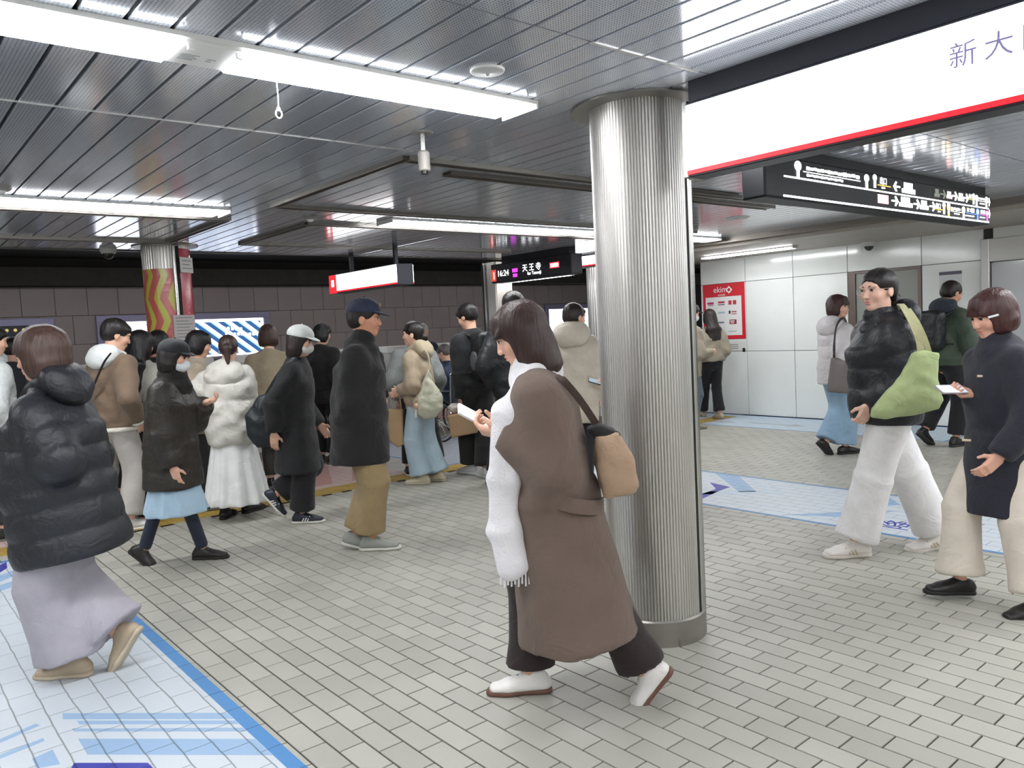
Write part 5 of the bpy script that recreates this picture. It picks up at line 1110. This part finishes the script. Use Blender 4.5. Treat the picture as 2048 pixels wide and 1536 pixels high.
# ---- woman in the grey white cap and long black coat
p = Person('woman in pale grey cap and long black coat stepping behind the man in khaki trousers', G(604, 1046), 0, 1.60, lean=6, feet={1: ('g', 605, 1046, 0, 0), -1: ('p', 552, 990, 0.05, 50, 0)},
    hands={1: ('p', 548, 868, -0.2), -1: ('p', 640, 850, 0.2)}, poles={1: (0.4, -1, -0.2)}, head=(4, 12), fine=0.006, skin='#c99f88')
p.top(cloth('#121214', 0.8), hem=0.46, hemr=(0.24, 0.20), waist=(0.19, 0.16), chest=(0.19, 0.155), shw=0.165, sl=(0.085, 0.08, 0.065), name='coat', amp=0.005, f=16, cuff=0.97)
p.trousers(cloth('#17161a'), th=0.10, kn=0.10, hem=0.10, end=0.9, amp=0.006); p.hair('lob', '#241916', length=0.10, fringe=True); p.cap('#c9cdc9', 0.078); p.mask('#c6c3bd'); p.shoes('#1d2231', '#d2cfc6', 'sneaker', stripe='#e6e6e2')
t = p.thing('shoulder_bag', 'big soft dark teal bag on the arm of the woman in the pale cap', 'bag')
S = Solid(); S.add(p.flat_poly([(520, 790), (545, 785), (555, 850), (548, 890), (520, 895), (498, 870), (494, 830)], -0.12, 0.05, 0.22), 0.01); S.noise = folds(0.006, 30); part(t, 'bag_body', S, nylon('#1d2428'))
strap(t, curve([p.loc(530, 795, -0.15), p.loc(560, 745, -0.16), p.loc(590, 715, -0.13), p.loc(600, 730, -0.02), p.loc(560, 790, 0.0)]), 0.03, nylon('#1d2428'))
# ---- woman in the black puffer with green tote
p = Person('woman with glasses in black quilted jacket and white trousers carrying a green tote', G(1778, 1108), 180, 1.74, lean=2, feet={-1: ('g', 1712, 1112, 0, 0), 1: ('g', 1872, 1096, 6, 0)},
    hands={-1: ('p', 1738, 812, -0.12), 1: ('p', 1775, 830, 0.22)}, poles={-1: (-0.6, -0.8, -0.2), 1: (0.6, -0.8, -0.2)}, head=(-24, 2), pose=('hold', 'relax'), hdir={-1: (0.1, 0.45, -0.9)}, fine=0.0045, skin='#e2b8a4', lips='#c08078', hipdrop=0.005)
p.top(nylon('#1d1e23'), hem=0.80, hemr=(0.205, 0.185), waist=(0.215, 0.20), chest=(0.22, 0.205), shw=0.185, sl=(0.11, 0.105, 0.07), band=(0.125, 0.016), name='puffer_jacket', amp=0.005, f=14, cuff=0.97)
S = Solid(); S.add(loft(p.neck-p.U*0.05, p.neck-p.U*0.005+p.Fw*0.01, [(0, 0.125, 0.13), (0.6, 0.11, 0.12), (1, 0.085, 0.095)], side=p.X), 0.02); S.add(ell(p.neck-p.Fw*0.13-p.U*0.01, (0.15, 0.08, 0.10)), 0.03); S.noise = folds(0.005, 22); p.put('collar', S.mesh('collar', nylon('#1d1e23'), 0.009))
p.trousers(cloth('#e8e6e6', 0.8), th=0.115, kn=0.11, hem=0.112, end=0.93, amp=0.010, f=22, hip=(0.165, 0.135)); p.hair('low', '#171112', fringe=False); p.glasses('#d8b8ac'); p.shoes('#e4ded8', '#d9d0c6', 'sneaker', bulk=1.25, lace='#f0ece6', stripe='#b9ac90')
t = p.thing('tote_bag', 'pale green cloth tote bag hanging from a shoulder strap', 'bag')
S = Solid(); S.add(p.flat_poly([(1826, 706), (1846, 700), (1876, 706), (1874, 760), (1884, 800), (1876, 818), (1828, 830), (1770, 838), (1744, 836), (1742, 818), (1770, 786), (1802, 752)], -0.34, 0.016, 0.13), 0.01); S.noise = folds(0.003, 40); part(t, 'bag_body', S, cloth('#aab884', 0.9, 0.4, 300))
strap(t, curve([p.loc(1842, 712, -0.345), p.loc(1838, 680, -0.34), p.loc(1824, 645, -0.315), p.loc(1808, 616, -0.23), p.loc(1800, 610, -0.12), p.loc(1812, 640, -0.02)]), 0.036, cloth('#b7b58c', 0.9, 0.4, 300), (0.2, 1, 0), name='shoulder_strap')
strap(t, curve([p.loc(1860, 712, -0.335), p.loc(1850, 680, -0.33), p.loc(1834, 645, -0.30), p.loc(1816, 618, -0.22)]), 0.03, cloth('#b7b58c', 0.9, 0.4, 300), (0.2, 1, 0), name='shoulder_strap')
# ---- woman in the navy coat at the picture edge
p = Person('woman with auburn bob in navy coat and cream trousers looking at a phone', G(2008, 1200), 180, 1.56, lean=2, feet={1: ('p', 1920, 1158, 0.06, -4, 0), -1: ('g', 2075, 1232, 8, 0)},
    hands={1: ('p', 1942, 786, 0.02), -1: ('p', 1998, 915, -0.22)}, poles={1: (0.5, -0.8, -0.8), -1: (-0.6, -0.8, -0.2)}, head=(-6, 16), pose=('relax', 'hold'), hdir={1: (-0.2, 0.95, 0.05), -1: (0, 0.75, -0.65)}, handn={1: (-0.5, -0.1, 0.9), -1: (0.7, 0, 0.2)}, fine=0.0045, skin='#d6a48e')
p.top(cloth('#1b1d2a', 0.8, 0.3), hem=0.50, hemr=(0.235, 0.215), waist=(0.20, 0.165), chest=(0.20, 0.155), shw=0.17, sl=(0.085, 0.08, 0.064), name='coat', amp=0.004, f=15, collar='thick', cuff=0.97)
for i, (bx, by) in enumerate(((1962, 752), (1932, 880))): MB().tube([p.loc(bx-8, by, -0.05), p.loc(bx+10, by+1, -0.07)], 0.006, 8).build('toggle', leather('#c9b8a0'), p.root)
p.trousers(cloth('#d3c9bb', 0.85), th=0.105, kn=0.10, hem=0.118, end=0.9, amp=0.010, f=22, hip=(0.16, 0.135)); p.hair('bob', '#402321', vol=1.12); p.shoes('#1a1718', '#141214', 'flat', bulk=1.05)
p.phone(1, 'pink cased phone in the hand of the woman in the navy coat', '#c9ccd4', '#b8a9ae', dist=0.125, off=0.024)
MB().tube([p.h(-0.079, 0.0, 0.0), p.h(-0.085, 0.03, 0.006), p.h(-0.07, 0.07, 0.006)], 0.006, 6).build('earphone', rubber('#e4e4e6'), p.root)
# ---- man in green jacket
p = Person('man in dark green jacket with a black backpack walking towards the glass door', G(1893, 893), 25, 1.77, lean=5, feet={-1: ('p', 1850, 862, 0.1, 35, 0), 1: ('g', 1912, 893, 0, 0)}, head=(8, 22), hands={1: ('p', 1955, 705, -0.1), -1: ('p', 1950, 710, 0.25)}, poles={1: (0.6, -0.8, -0.6)}, pose=('hold', 'hold'), fine=0.0085, skin='#c79478')
p.top(cloth('#3c4a3b', 0.6), hem=0.84, hemr=(0.19, 0.16), waist=(0.205, 0.17), chest=(0.215, 0.175), shw=0.185, sl=(0.095, 0.09, 0.062), name='jacket', amp=0.007, f=18, collar='high', cuff=0.97)
p.hood_part(cloth('#2a303c'), 1.0); p.trousers(cloth('#17171c'), th=0.095, kn=0.085, hem=0.08, amp=0.006); p.hair('short', '#201813', fringe=False); p.shoes('#1a1a1c', '#2a2a2c')
t = p.thing('backpack', 'black backpack worn by the man in the green jacket', 'backpack')
S = Solid(); S.add(rbox(p.neck-p.Fw*0.26-p.U*0.26, (0.15, 0.085, 0.21), 0.06, np.stack([p.X, p.Fw, p.U], 1)), 0.01); S.noise = folds(0.004, 25); part(t, 'bag_body', S, nylon('#1b1c20'), 0.01)
for q in (-1, 1): strap(t, curve([p.neck-p.Fw*0.2-p.U*0.10+p.X*q*0.10, p.sh[q]+p.U*0.085-p.X*q*0.05, p.sh[q]+p.Fw*0.15-p.U*0.06-p.X*q*0.03, p.sh[q]+p.Fw*0.13-p.U*0.26-p.X*q*0.02, p.neck-p.Fw*0.2-p.U*0.40+p.X*q*0.14]), 0.05, nylon('#25282a'), tuple(p.X), 0.012)
# ---- woman in the white puffer with shoulder bag
p = Person('woman in pale quilted coat with a grey shoulder bag glancing back by the white wall', G(1675, 908), 15, 1.67, lean=2, feet={-1: ('p', 1652, 885, 0.0, 45, 0), 1: ('g', 1690, 908, 0, 0)}, head=(62, 4), hands={1: ('p', 1702, 735, -0.1), -1: ('p', 1690, 740, 0.25)}, fine=0.005, skin='#dcae98')
p.top(nylon('#cdc8c8'), hem=0.76, hemr=(0.205, 0.17), waist=(0.20, 0.17), chest=(0.20, 0.165), shw=0.17, sl=(0.088, 0.08, 0.06), band=(0.13, 0.012), name='puffer_coat', amp=0.003, f=18, cuff=0.97)
p.hood_part(nylon('#cdc8c8'), 1.2, -0.05); p.trousers(cloth('#87a3ba', 0.8), th=0.105, kn=0.10, hem=0.11, end=0.93, amp=0.006); p.hair('bob', '#3a211e', vol=1.03); p.shoes('#1a1817', '#161414', 'flat')
t = p.thing('shoulder_bag', 'grey leather shoulder bag over the pale quilted coat', 'bag')
S = Solid(); S.add(p.flat_poly([(1664, 715), (1696, 718), (1702, 788), (1655, 784)], -0.28, 0.03, 0.10), 0.01); part(t, 'bag_body', S, leather('#6b6360'))
strap(t, curve([p.loc(1668, 718, -0.29), p.loc(1669, 680, -0.29), p.loc(1674, 650, -0.25), p.loc(1688, 636, -0.12), p.loc(1698, 660, 0.02)]), 0.025, leather('#2b2423'), (0, 0, 1))
# ---- couple by the poster
p = Person('woman with long dark hair and beige jacket standing by the red poster', G(1428, 838), 105, 1.63, head=(20, 8), feet={-1: ('g', 1405, 833, 0, 0), 1: ('g', 1440, 838, 0, 0)}, hands={-1: ('p', 1402, 700, 0.12), 1: ('p', 1425, 690, 0.16)}, fine=0.0085)
p.top(cloth('#8e8574', 0.55), hem=0.90, hemr=(0.20, 0.17), waist=(0.205, 0.17), chest=(0.21, 0.17), shw=0.175, sl=(0.085, 0.085, 0.06), name='jacket', amp=0.008, f=20)
p.trousers(cloth('#16161a'), th=0.092, kn=0.078, hem=0.09, amp=0.004); p.hair('long', '#241b19', vol=1.02, fringe=False); p.shoes('#a89a86', '#8d8274')
p = Person('person in dark cap and face mask half hidden by the steel column near the poster', G(1383, 858), 20, 1.70, head=(0, 10), fine=0.0085, hands={1: (0.1, 0.3, 1.05)})
p.top(cloth('#9a8f7c'), hem=0.72, name='jacket', amp=0.006); p.trousers(cloth('#5a6472')); p.hair('short', '#1c1613', fringe=False); p.cap('#33363c'); p.mask(); p.shoes('#8a8378', '#777066')
# ---- boy with suede jacket and white hood
p = Person('man in brown jacket with a white hood and pale trousers standing in the queue', G(248, 1060), 62, 1.74, head=(22, 18), feet={-1: ('g', 212, 1052, 0, -5), 1: ('g', 262, 1060, 0, 25)}, hands={1: ('p', 276, 842, -0.05), -1: ('p', 240, 800, 0.25)}, poles={1: (0.7, -0.7, -0.2)}, fine=0.006)
p.top(cloth('#6f5b49', 0.8), hem=0.84, hemr=(0.20, 0.165), waist=(0.20, 0.165), chest=(0.21, 0.17), shw=0.18, sl=(0.09, 0.078, 0.062), name='jacket', amp=0.006, f=20, cuff=0.93)
p.hood_part(cloth('#d5d8d6', 0.9, 0.4, 100), 1.1, -0.03)
mt = cloth('#d9d4c8', 0.95, 0.6, 60); S = Solid(); S.add(loft((0, 0, 0.815*p.k), (0, 0, 0.85*p.k), [(0, 0.212*p.k, 0.178*p.k), (1, 0.212*p.k, 0.178*p.k)], cap='flat'), 0.01); p.put('hem_trim', S.mesh('hem_trim', mt, 0.009))
e, w = p.el[1], p.wr[1]; S = Solid(); S.add(loft(e+(w-e)*0.9, e+(w-e)*0.98, [(0, 0.07, 0.07), (1, 0.07, 0.07)], cap='flat', side=(1, 0.1, 0)), 0.01); p.put('cuff_trim', S.mesh('cuff_trim', mt, 0.008))
p.trousers(cloth('#b9b3ad', 0.85), th=0.10, kn=0.09, hem=0.088, amp=0.006); p.hair('short', '#1c1716', vol=1.04); p.glasses('#2a2a2a'); p.shoes('#d9d7d0', '#e3e1da', 'sneaker', lace='#efeee8')
t = p.thing('crossbody_strap', 'thin black bag strap across the back of the brown jacket', 'strap')
strap(t, curve([p.loc(222, 706, -0.2), p.loc(208, 725, -0.24), p.loc(190, 765, -0.24), p.loc(178, 790, -0.2), p.loc(170, 800, -0.08)]), 0.02, leather('#1b1715'), (1, 0, 0))
# ---- long haired woman with striped jumper
p = Person('woman with long black hair in grey and black striped jumper and black skirt', DP(299, 1000, 6.95), 75, 1.64, head=(5, 12), fine=0.011, eyes=False, hands={1: ('p', 320, 800, 0.1)})
S = p.top(cloth('#a29e95', 0.9), hem=0.79, hemr=(0.19, 0.16), name='jumper', amp=0.004, sl=(0.08, 0.075, 0.06), cuff=0.95)
for zz in (0.85, 0.96, 1.05):
    B = Solid(); B.add(loft((0, 0, zz*p.k), (0, 0, zz*p.k+0.028), [(0, 0.203, 0.168), (1, 0.203, 0.168)], cap='flat'), 0.01); p.put('stripe_band', B.mesh('stripe_band', cloth('#1b1a1b'), 0.01))
p.skirt(cloth('#121113'), 0.85, 0.22, (0.16, 0.13), (0.20, 0.19), 10, 0.012); p.hair('long', '#121012', vol=1.06, length=0.10); p.trousers(cloth('#141416'), th=0.06, kn=0.05, hem=0.048, name='tights', amp=0, hip=(0.12, 0.09)); p.shoes('#151314', '#131212', 'boot')
# ---- woman in ivory puffer and white skirt
p = Person('woman in short ivory puffer and long white gathered skirt seen from behind', G(478, 1036), 78, 1.56, head=(-25, 12), feet={-1: ('g', 452, 1036, 0, -10), 1: ('g', 500, 1024, 0, 15)}, hands={-1: ('p', 425, 790, 0.25), 1: ('p', 470, 790, 0.3)}, fine=0.006)
p.top(nylon('#c8c4bb'), hem=0.70, hemr=(0.225, 0.21), waist=(0.255, 0.23), chest=(0.24, 0.20), shw=0.185, sl=(0.105, 0.105, 0.075), band=(0.19, 0.020), name='puffer_jacket', amp=0.009, f=22)
p.hood_part(nylon('#c8c4bb'), 1.45, -0.075, amp=0.007); p.skirt(cloth('#dcdcda', 0.8), 0.78, 0.14, (0.16, 0.14), (0.265, 0.25), 13, 0.022); p.hair('tail', '#33221e', length=0.02, fringe=False); p.shoes('#17130f', '#15110f', 'boot', bulk=1.15)
# ---- girl in beige hoodie with canvas bag
p = Person('young woman in beige hoodie and pale wide jeans looking left', G(852, 966), 165, 1.60, head=(-4, -2), feet={-1: ('g', 845, 968, 0, -8), 1: ('g', 878, 962, 0, 10)}, hands={-1: ('p', 796, 782, -0.1), 1: ('p', 800, 785, 0.12)}, poles={-1: (-0.6, -0.6, -0.7)}, pose=('hold', 'hold'), fine=0.005, skin='#dfb49d')
p.top(cloth('#9d8c76', 0.85), hem=0.80, hemr=(0.18, 0.155), waist=(0.195, 0.165), chest=(0.19, 0.155), shw=0.165, sl=(0.085, 0.08, 0.055), name='hoodie', amp=0.007, f=22, cuff=0.95)
p.hood_part(cloth('#a89a80'), 1.15, -0.01); p.trousers(cloth('#a3b7c2', 0.8), th=0.105, kn=0.10, hem=0.115, end=0.95, amp=0.005, hip=(0.15, 0.125)); p.hair('bun', '#17120f', fringe=True); p.shoes('#c4b99f', '#b5ab95', 'sneaker')
t = p.thing('canvas_bag', 'off white drawstring canvas bag with a small charm on the beige hoodie', 'bag')
S = Solid(); S.add(p.flat_poly([(858, 735), (864, 760), (884, 790), (886, 815), (872, 835), (846, 838), (828, 826), (828, 800), (846, 765)], -0.22, 0.03, 0.22), 0.01); S.noise = folds(0.006, 40); part(t, 'bag_body', S, cloth('#b9b7a2', 0.9, 0.4, 200))
strap(t, curve([p.loc(860, 745, -0.24), p.loc(857, 715, -0.22), p.loc(848, 702, -0.13), p.loc(840, 712, -0.02)]), 0.03, cloth('#b9b7a2', 0.9, 0.4, 200), (0, 0, 1)); S = Solid(); S.add(ell(p.loc(832, 812, -0.30), (0.022, 0.022, 0.03))); S.add(ell(p.loc(832, 800, -0.30), (0.016, 0.016, 0.018)), 0.005); part(t, 'charm', S, cloth('#c9a48a'), 0.006); S = Solid(); S.add(loft(p.loc(832, 835, -0.30), p.loc(832, 820, -0.30), [(0, 0.03, 0.012), (1, 0.012, 0.01)]), 0.01); part(t, 'tassel', S, cloth('#b3b5b3'), 0.006)
t = p.thing('paper_bag', 'tall brown kraft shopping bag held by the young woman in the hoodie', 'bag')
S = Solid(); S.add(p.flat_poly([(776, 818), (806, 818), (808, 888), (796, 894), (780, 880)], -0.06, 0.05, 0.02), 0.008); part(t, 'bag_body', S, mat('kraft', '#a08463', 0.8, vary=0.08, bump=0.1, bscale=80))
MB().tube(curve([p.loc(782, 820, -0.06), p.loc(788, 795, -0.08), p.loc(796, 785, -0.08), p.loc(800, 797, -0.08), p.loc(803, 820, -0.06)]), 0.005, 6).build('handle', mat('kraft', '#a08463', 0.8), t)
# ---- person in grey jacket behind her
p = Person('grey haired person in grey jacket and black trousers behind the beige hoodie', G(842, 948), 95, 1.62, head=(10, 5), feet={-1: ('g', 818, 950, 0, -5), 1: ('g', 880, 936, 0, 5)}, fine=0.0085, eyes=False)
p.top(nylon('#7e8280'), hem=0.86, hemr=(0.20, 0.165), waist=(0.225, 0.18), chest=(0.22, 0.175), shw=0.19, sl=(0.09, 0.085, 0.06), name='jacket', amp=0.006, f=20); p.trousers(cloth('#151518'), th=0.09, kn=0.078, hem=0.07); p.hair('short', '#8d8f8f', vol=1.02); p.shoes('#151515', '#c9c7c2')
# ---- young man in black jumper with backpack and paper bag
p = Person('young man in black jumper and wide black trousers carrying a kraft paper bag', G(962, 950), 125, 1.78, head=(-18, 22), feet={-1: ('g', 944, 948, 0, -15), 1: ('g', 972, 955, 0, 10)}, hands={-1: ('p', 922, 812, -0.08)}, poles={-1: (-0.5, -0.6, -0.2)}, pose=('grip', 'relax'), fine=0.0055, skin='#d8a98f')
p.top(cloth('#17181a', 0.9), hem=0.86, hemr=(0.185, 0.155), waist=(0.195, 0.16), chest=(0.20, 0.16), shw=0.175, sl=(0.082, 0.072, 0.055), name='jumper', amp=0.005, f=20); p.trousers(cloth('#1a1a18'), th=0.105, kn=0.10, hem=0.11, end=0.93, amp=0.006); p.hair('short', '#141010', vol=1.05); p.shoes('#d3d4d3', '#dcdcda', 'sneaker')
t = p.thing('backpack', 'large black backpack with clear side pocket on the young man in black', 'backpack')
S = Solid(); S.add(rbox(p.neck-p.Fw*0.27-p.U*0.27, (0.16, 0.11, 0.24), 0.06, np.stack([p.X, p.Fw, p.U], 1)), 0.01); S.add(rbox(p.neck-p.Fw*0.39-p.U*0.34, (0.12, 0.04, 0.13), 0.03, np.stack([p.X, p.Fw, p.U], 1)), 0.01); S.noise = folds(0.003, 25); part(t, 'bag_body', S, nylon('#141518'), 0.013)
S = Solid(); S.add(ell(p.neck-p.Fw*0.26-p.U*0.32-p.X*0.165, (0.02, 0.07, 0.1))); part(t, 'side_pocket', S, nylon('#4b4f50'), 0.008)
for q in (-1, 1): strap(t, curve([p.neck-p.Fw*0.17-p.U*0.08+p.X*q*0.08, p.sh[q]+p.U*0.078-p.X*q*0.06, p.sh[q]+p.Fw*0.12-p.U*0.06-p.X*q*0.04, p.sh[q]+p.Fw*0.11-p.U*0.26-p.X*q*0.03, p.neck-p.Fw*0.17-p.U*0.44+p.X*q*0.14]), 0.05, nylon('#1e2022'), tuple(p.X), 0.012)
t = p.thing('paper_bag', 'small brown paper bag with a pink wrapped parcel hanging from a hand', 'bag')
S = Solid(); S.add(rbox(p.loc(926, 847, -0.10), (0.14, 0.075, 0.115), 0.012, rotm(35, 0, -8)), 0.01); part(t, 'bag_body', S, mat('kraft', '#a08463', 0.8, vary=0.08, bump=0.1, bscale=80))
S = Solid(); S.add(ell(p.loc(908, 816, -0.10), (0.07, 0.05, 0.05)), 0.01); S.noise = folds(0.006, 50); part(t, 'wrapped_parcel', S, cloth('#c9bdb6'), 0.007); MB().tube(curve([p.loc(912, 826, -0.10), p.loc(920, 808, -0.10), p.loc(932, 826, -0.10)]), 0.004, 6).build('handle', mat('kraft', '#a08463', 0.8), t)
# ---- tall man behind the brown coat
p = Person('tall man in black jacket mostly hidden behind the woman in the brown coat', DP(1042, 960, 7.6), 80, 1.84, head=(25, 5), feet={-1: ('g', 985, 972, 0, -20)}, fine=0.0085, eyes=False)
p.top(nylon('#1c1e22'), hem=0.78, hemr=(0.205, 0.17), waist=(0.21, 0.175), chest=(0.215, 0.175), shw=0.185, sl=(0.09, 0.085, 0.06), band=(0.12, 0.006), name='jacket', amp=0.004, collar='high'); p.trousers(cloth('#17171a')); p.hair('short', '#1d1512', vol=1.08); p.shoes('#171616', '#222020')
# ---- cream long puffer by the column
p = Person('person in long cream quilted coat with hood standing left of the steel column', DP(1158, 960, 7.0), 75, 1.69, head=(35, 8), fine=0.0085)
p.top(nylon('#bfb5a5'), hem=0.64, hemr=(0.21, 0.18), waist=(0.215, 0.185), chest=(0.215, 0.175), shw=0.18, sl=(0.092, 0.088, 0.065), band=(0.13, 0.008), name='puffer_coat', amp=0.006, f=20); p.hood_part(nylon('#bfb5a5'), 1.3, -0.01); p.trousers(cloth('#1b1b20')); p.hair('short', '#231b17'); p.shoes('#181718', '#222222')
p = Person('person in dark clothes behind the steel column holding out a phone', DP(1300, 1050, 5.1), 178, 1.66, head=(0, 20), feet={-1: ('p', 1290, 1050, -0.05, 0, 0), 1: ('p', 1240, 1070, 0.05, 0, 0)}, hands={1: ('p', 1226, 780, 0.05), -1: ('p', 1240, 790, -0.12)}, pose=('relax', 'hold'), hdir={1: (0, 0.9, 0.3)}, handn={1: (-0.3, -0.3, 0.9)}, fine=0.0085, eyes=False)
p.top(cloth('#1c1c22'), hem=0.72, name='jacket'); p.trousers(cloth('#222a38'), th=0.095, kn=0.085, hem=0.08); p.hair('short', '#1d1512'); p.shoes('#181818', '#333333')
p.phone(1, 'dark phone poking out beside the steel column', '#8fa0ac', '#3d4852', dist=0.10, off=0.024)
# ---- crowd behind
def extra(label, pos, deg, H, hair, hc, top, bottom, head=(0, 8), puff=False, hood=False, cap=None, vol=1.03, hem=0.74, **kw):
    p = Person(label, pos, deg, H, head=head, fine=0.011, eyes=False, **kw)
    p.top(nylon(top) if puff else cloth(top), hem=hem, hemr=(0.20, 0.17), waist=(0.205, 0.17), chest=(0.21, 0.17), sl=(0.09, 0.082, 0.062), band=(0.12, 0.012) if puff else None, name='jacket', amp=0.005)
    if hood: p.hood_part(nylon(top) if puff else cloth(top), 1.2)
    p.trousers(cloth(bottom)); p.hair(hair, hc, vol=vol, fringe=not cap)
    if cap: p.cap(cap)
    p.shoes('#1c1a1a', '#6a6864'); return p
extra('person in white puffer jacket with black hair at the picture edge', G(4, 1078), 60, 1.74, 'short', '#151112', '#c6cac8', '#2a2b30', puff=True, hood=True, head=(15, 10))
extra('dark haired person just behind the white puffer jacket', DP(50, 1000, 8.0), 90, 1.66, 'short', '#1a1614', '#33343a', '#22232a')
extra('brown haired person right behind the woman with brown bob', DP(135, 1020, 7.6), 80, 1.66, 'bob', '#4a342b', '#3c3634', '#2a2626')
extra('person in grey cap in profile between brown jacket and long black hair', DP(250, 1000, 7.8), 20, 1.68, 'short', '#2a211d', '#2d3230', '#24262a', cap='#4f5553', head=(0, 12))
extra('dark haired person in black in front of the patterned column', DP(338, 1000, 7.42), 90, 1.64, 'bob', '#161212', '#1d1c1e', '#1b1b1e', vol=1.08)
extra('dark haired person in beige coat beside the ivory puffer', DP(406, 980, 7.1), 20, 1.62, 'bob', '#171314', '#a39684', '#2a2a2c', head=(0, 15))
extra('brown haired person in tan coat behind the pale grey cap', DP(556, 960, 8.0), 100, 1.66, 'bob', '#3a2821', '#948770', '#33302c', hem=0.6)
p = extra('person in black with short black hair and brown boots at the queue line', G(655, 926), 75, 1.67, 'bob', '#121011', '#151517', '#1b1a1c', head=(25, 10), vol=1.0); 
extra('person in dark fleece coat hidden behind the man in the navy cap', DP(742, 960, 8.7), 70, 1.60, 'bob', '#241a17', '#1d1614', '#1a1818', hem=0.55)
extra('bald older man in navy jacket standing by the wheelchair', DP(856, 880, 11.9), 300, 1.645, 'crop', '#b9b2ab', '#20263a', '#2a2c33', head=(10, 18), vol=0.93)
# ---- wheelchair and its user
wc = empty('wheelchair', (*DP(898, 850, 11.0), 0), 0, 'wheelchair with large spoked wheels partly hidden beside the canvas bag', 'wheelchair')
ang = math.radians(150); f2 = RIGHT2*math.cos(ang)+AWAY2*math.sin(ang); wc.rotation_euler = (0, 0, math.atan2(-f2[0], f2[1]))
M_tyre = rubber('#2a2a2c'); M_chr = mat('chrome', '#c4c4c6', 0.2, 1.0)
for q in (-1, 1):
    wpts = [(q*0.28, -0.02+0.30*math.cos(a), 0.30+0.30*math.sin(a)) for a in np.linspace(0, 2*math.pi, 33)]
    w_ = MB().tube(wpts, 0.014, 8, False).build('wheel', M_tyre, wc, smooth=True); MB().tube([(x+q*0.03, -0.02+(y+0.02)*0.86, 0.30+(z-0.30)*0.86) for x, y, z in wpts], 0.008, 6, False).build('hand_rim', M_chr, w_)
    for i in range(12): a = 2*math.pi*i/12; MB().tube([(q*0.28, -0.02, 0.30), (q*0.28, -0.02+0.29*math.cos(a), 0.30+0.29*math.sin(a))], 0.003, 5).build('spoke', M_chr, w_)
    MB().lathe([(0.03, -0.03), (0.03, 0.03)], 14, (q*0.28, -0.02, 0.30), 'x').build('hub', M_chr, w_)
    cwp = [(q*0.22, 0.42+0.08*math.cos(a), 0.08+0.08*math.sin(a)) for a in np.linspace(0, 2*math.pi, 17)]; MB().tube(cwp, 0.013, 6, False).build('caster_wheel', M_tyre, wc)
    MB().tube([(q*0.23, -0.28, 0.95), (q*0.23, -0.22, 0.92), (q*0.23, -0.2, 0.48), (q*0.23, -0.18, 0.3)], 0.012).build('back_tube', M_chr, wc); MB().tube([(q*0.23, -0.38, 0.95), (q*0.23, -0.27, 0.95)], 0.017).build('grip', M_black, wc)
    MB().tube([(q*0.23, -0.2, 0.70), (q*0.23, 0.15, 0.70), (q*0.23, 0.2, 0.66), (q*0.23, 0.24, 0.48), (q*0.22, 0.40, 0.2), (q*0.20, 0.52, 0.12)], 0.012).build('side_frame', M_chr, wc); MB().box(min(q*0.05, q*0.2), max(q*0.05, q*0.2), 0.44, 0.60, 0.10, 0.115).build('foot_rest', M_black, wc)
MB().box(-0.22, 0.22, -0.2, 0.24, 0.46, 0.50, 0.01).build('seat', nylon('#1d2230'), wc); MB().box(-0.22, 0.22, -0.225, -0.2, 0.5, 0.9, 0.008).build('backrest', nylon('#1d2230'), wc)
wx, wy, _ = wc.location; hd = 150
p = Person('seated wheelchair user in navy coat looking at a phone', (wx, wy), hd, 1.60, hipdrop=0.53*1.6-0.58, lean=2, shift=-0.05, feet={-1: (-0.11, 0.47, 0.20, 0, 0), 1: (0.11, 0.47, 0.20, 0, 0)}, hands={-1: (-0.10, 0.30, 0.98), 1: (0.10, 0.30, 0.98)}, pose=('hold', 'hold'), hdir={-1: (0.3, 0.5, 0.8), 1: (-0.3, 0.5, 0.8)}, handn={-1: (0.3, -0.8, 0.4), 1: (-0.3, -0.8, 0.4)}, head=(0, 25), fine=0.011, eyes=False)
p.top(nylon('#23304a'), hem=0.56, hemr=(0.2, 0.17), name='coat', amp=0.005); p.trousers(cloth('#22242c'), th=0.08, kn=0.07, hem=0.06); p.hair('short', '#5a5552'); p.shoes('#1c1c1c', '#333333')
p.phone(1, 'pale phone held by the wheelchair user', '#d9dde4', '#c9c9cc')
bpy.context.view_layer.update()
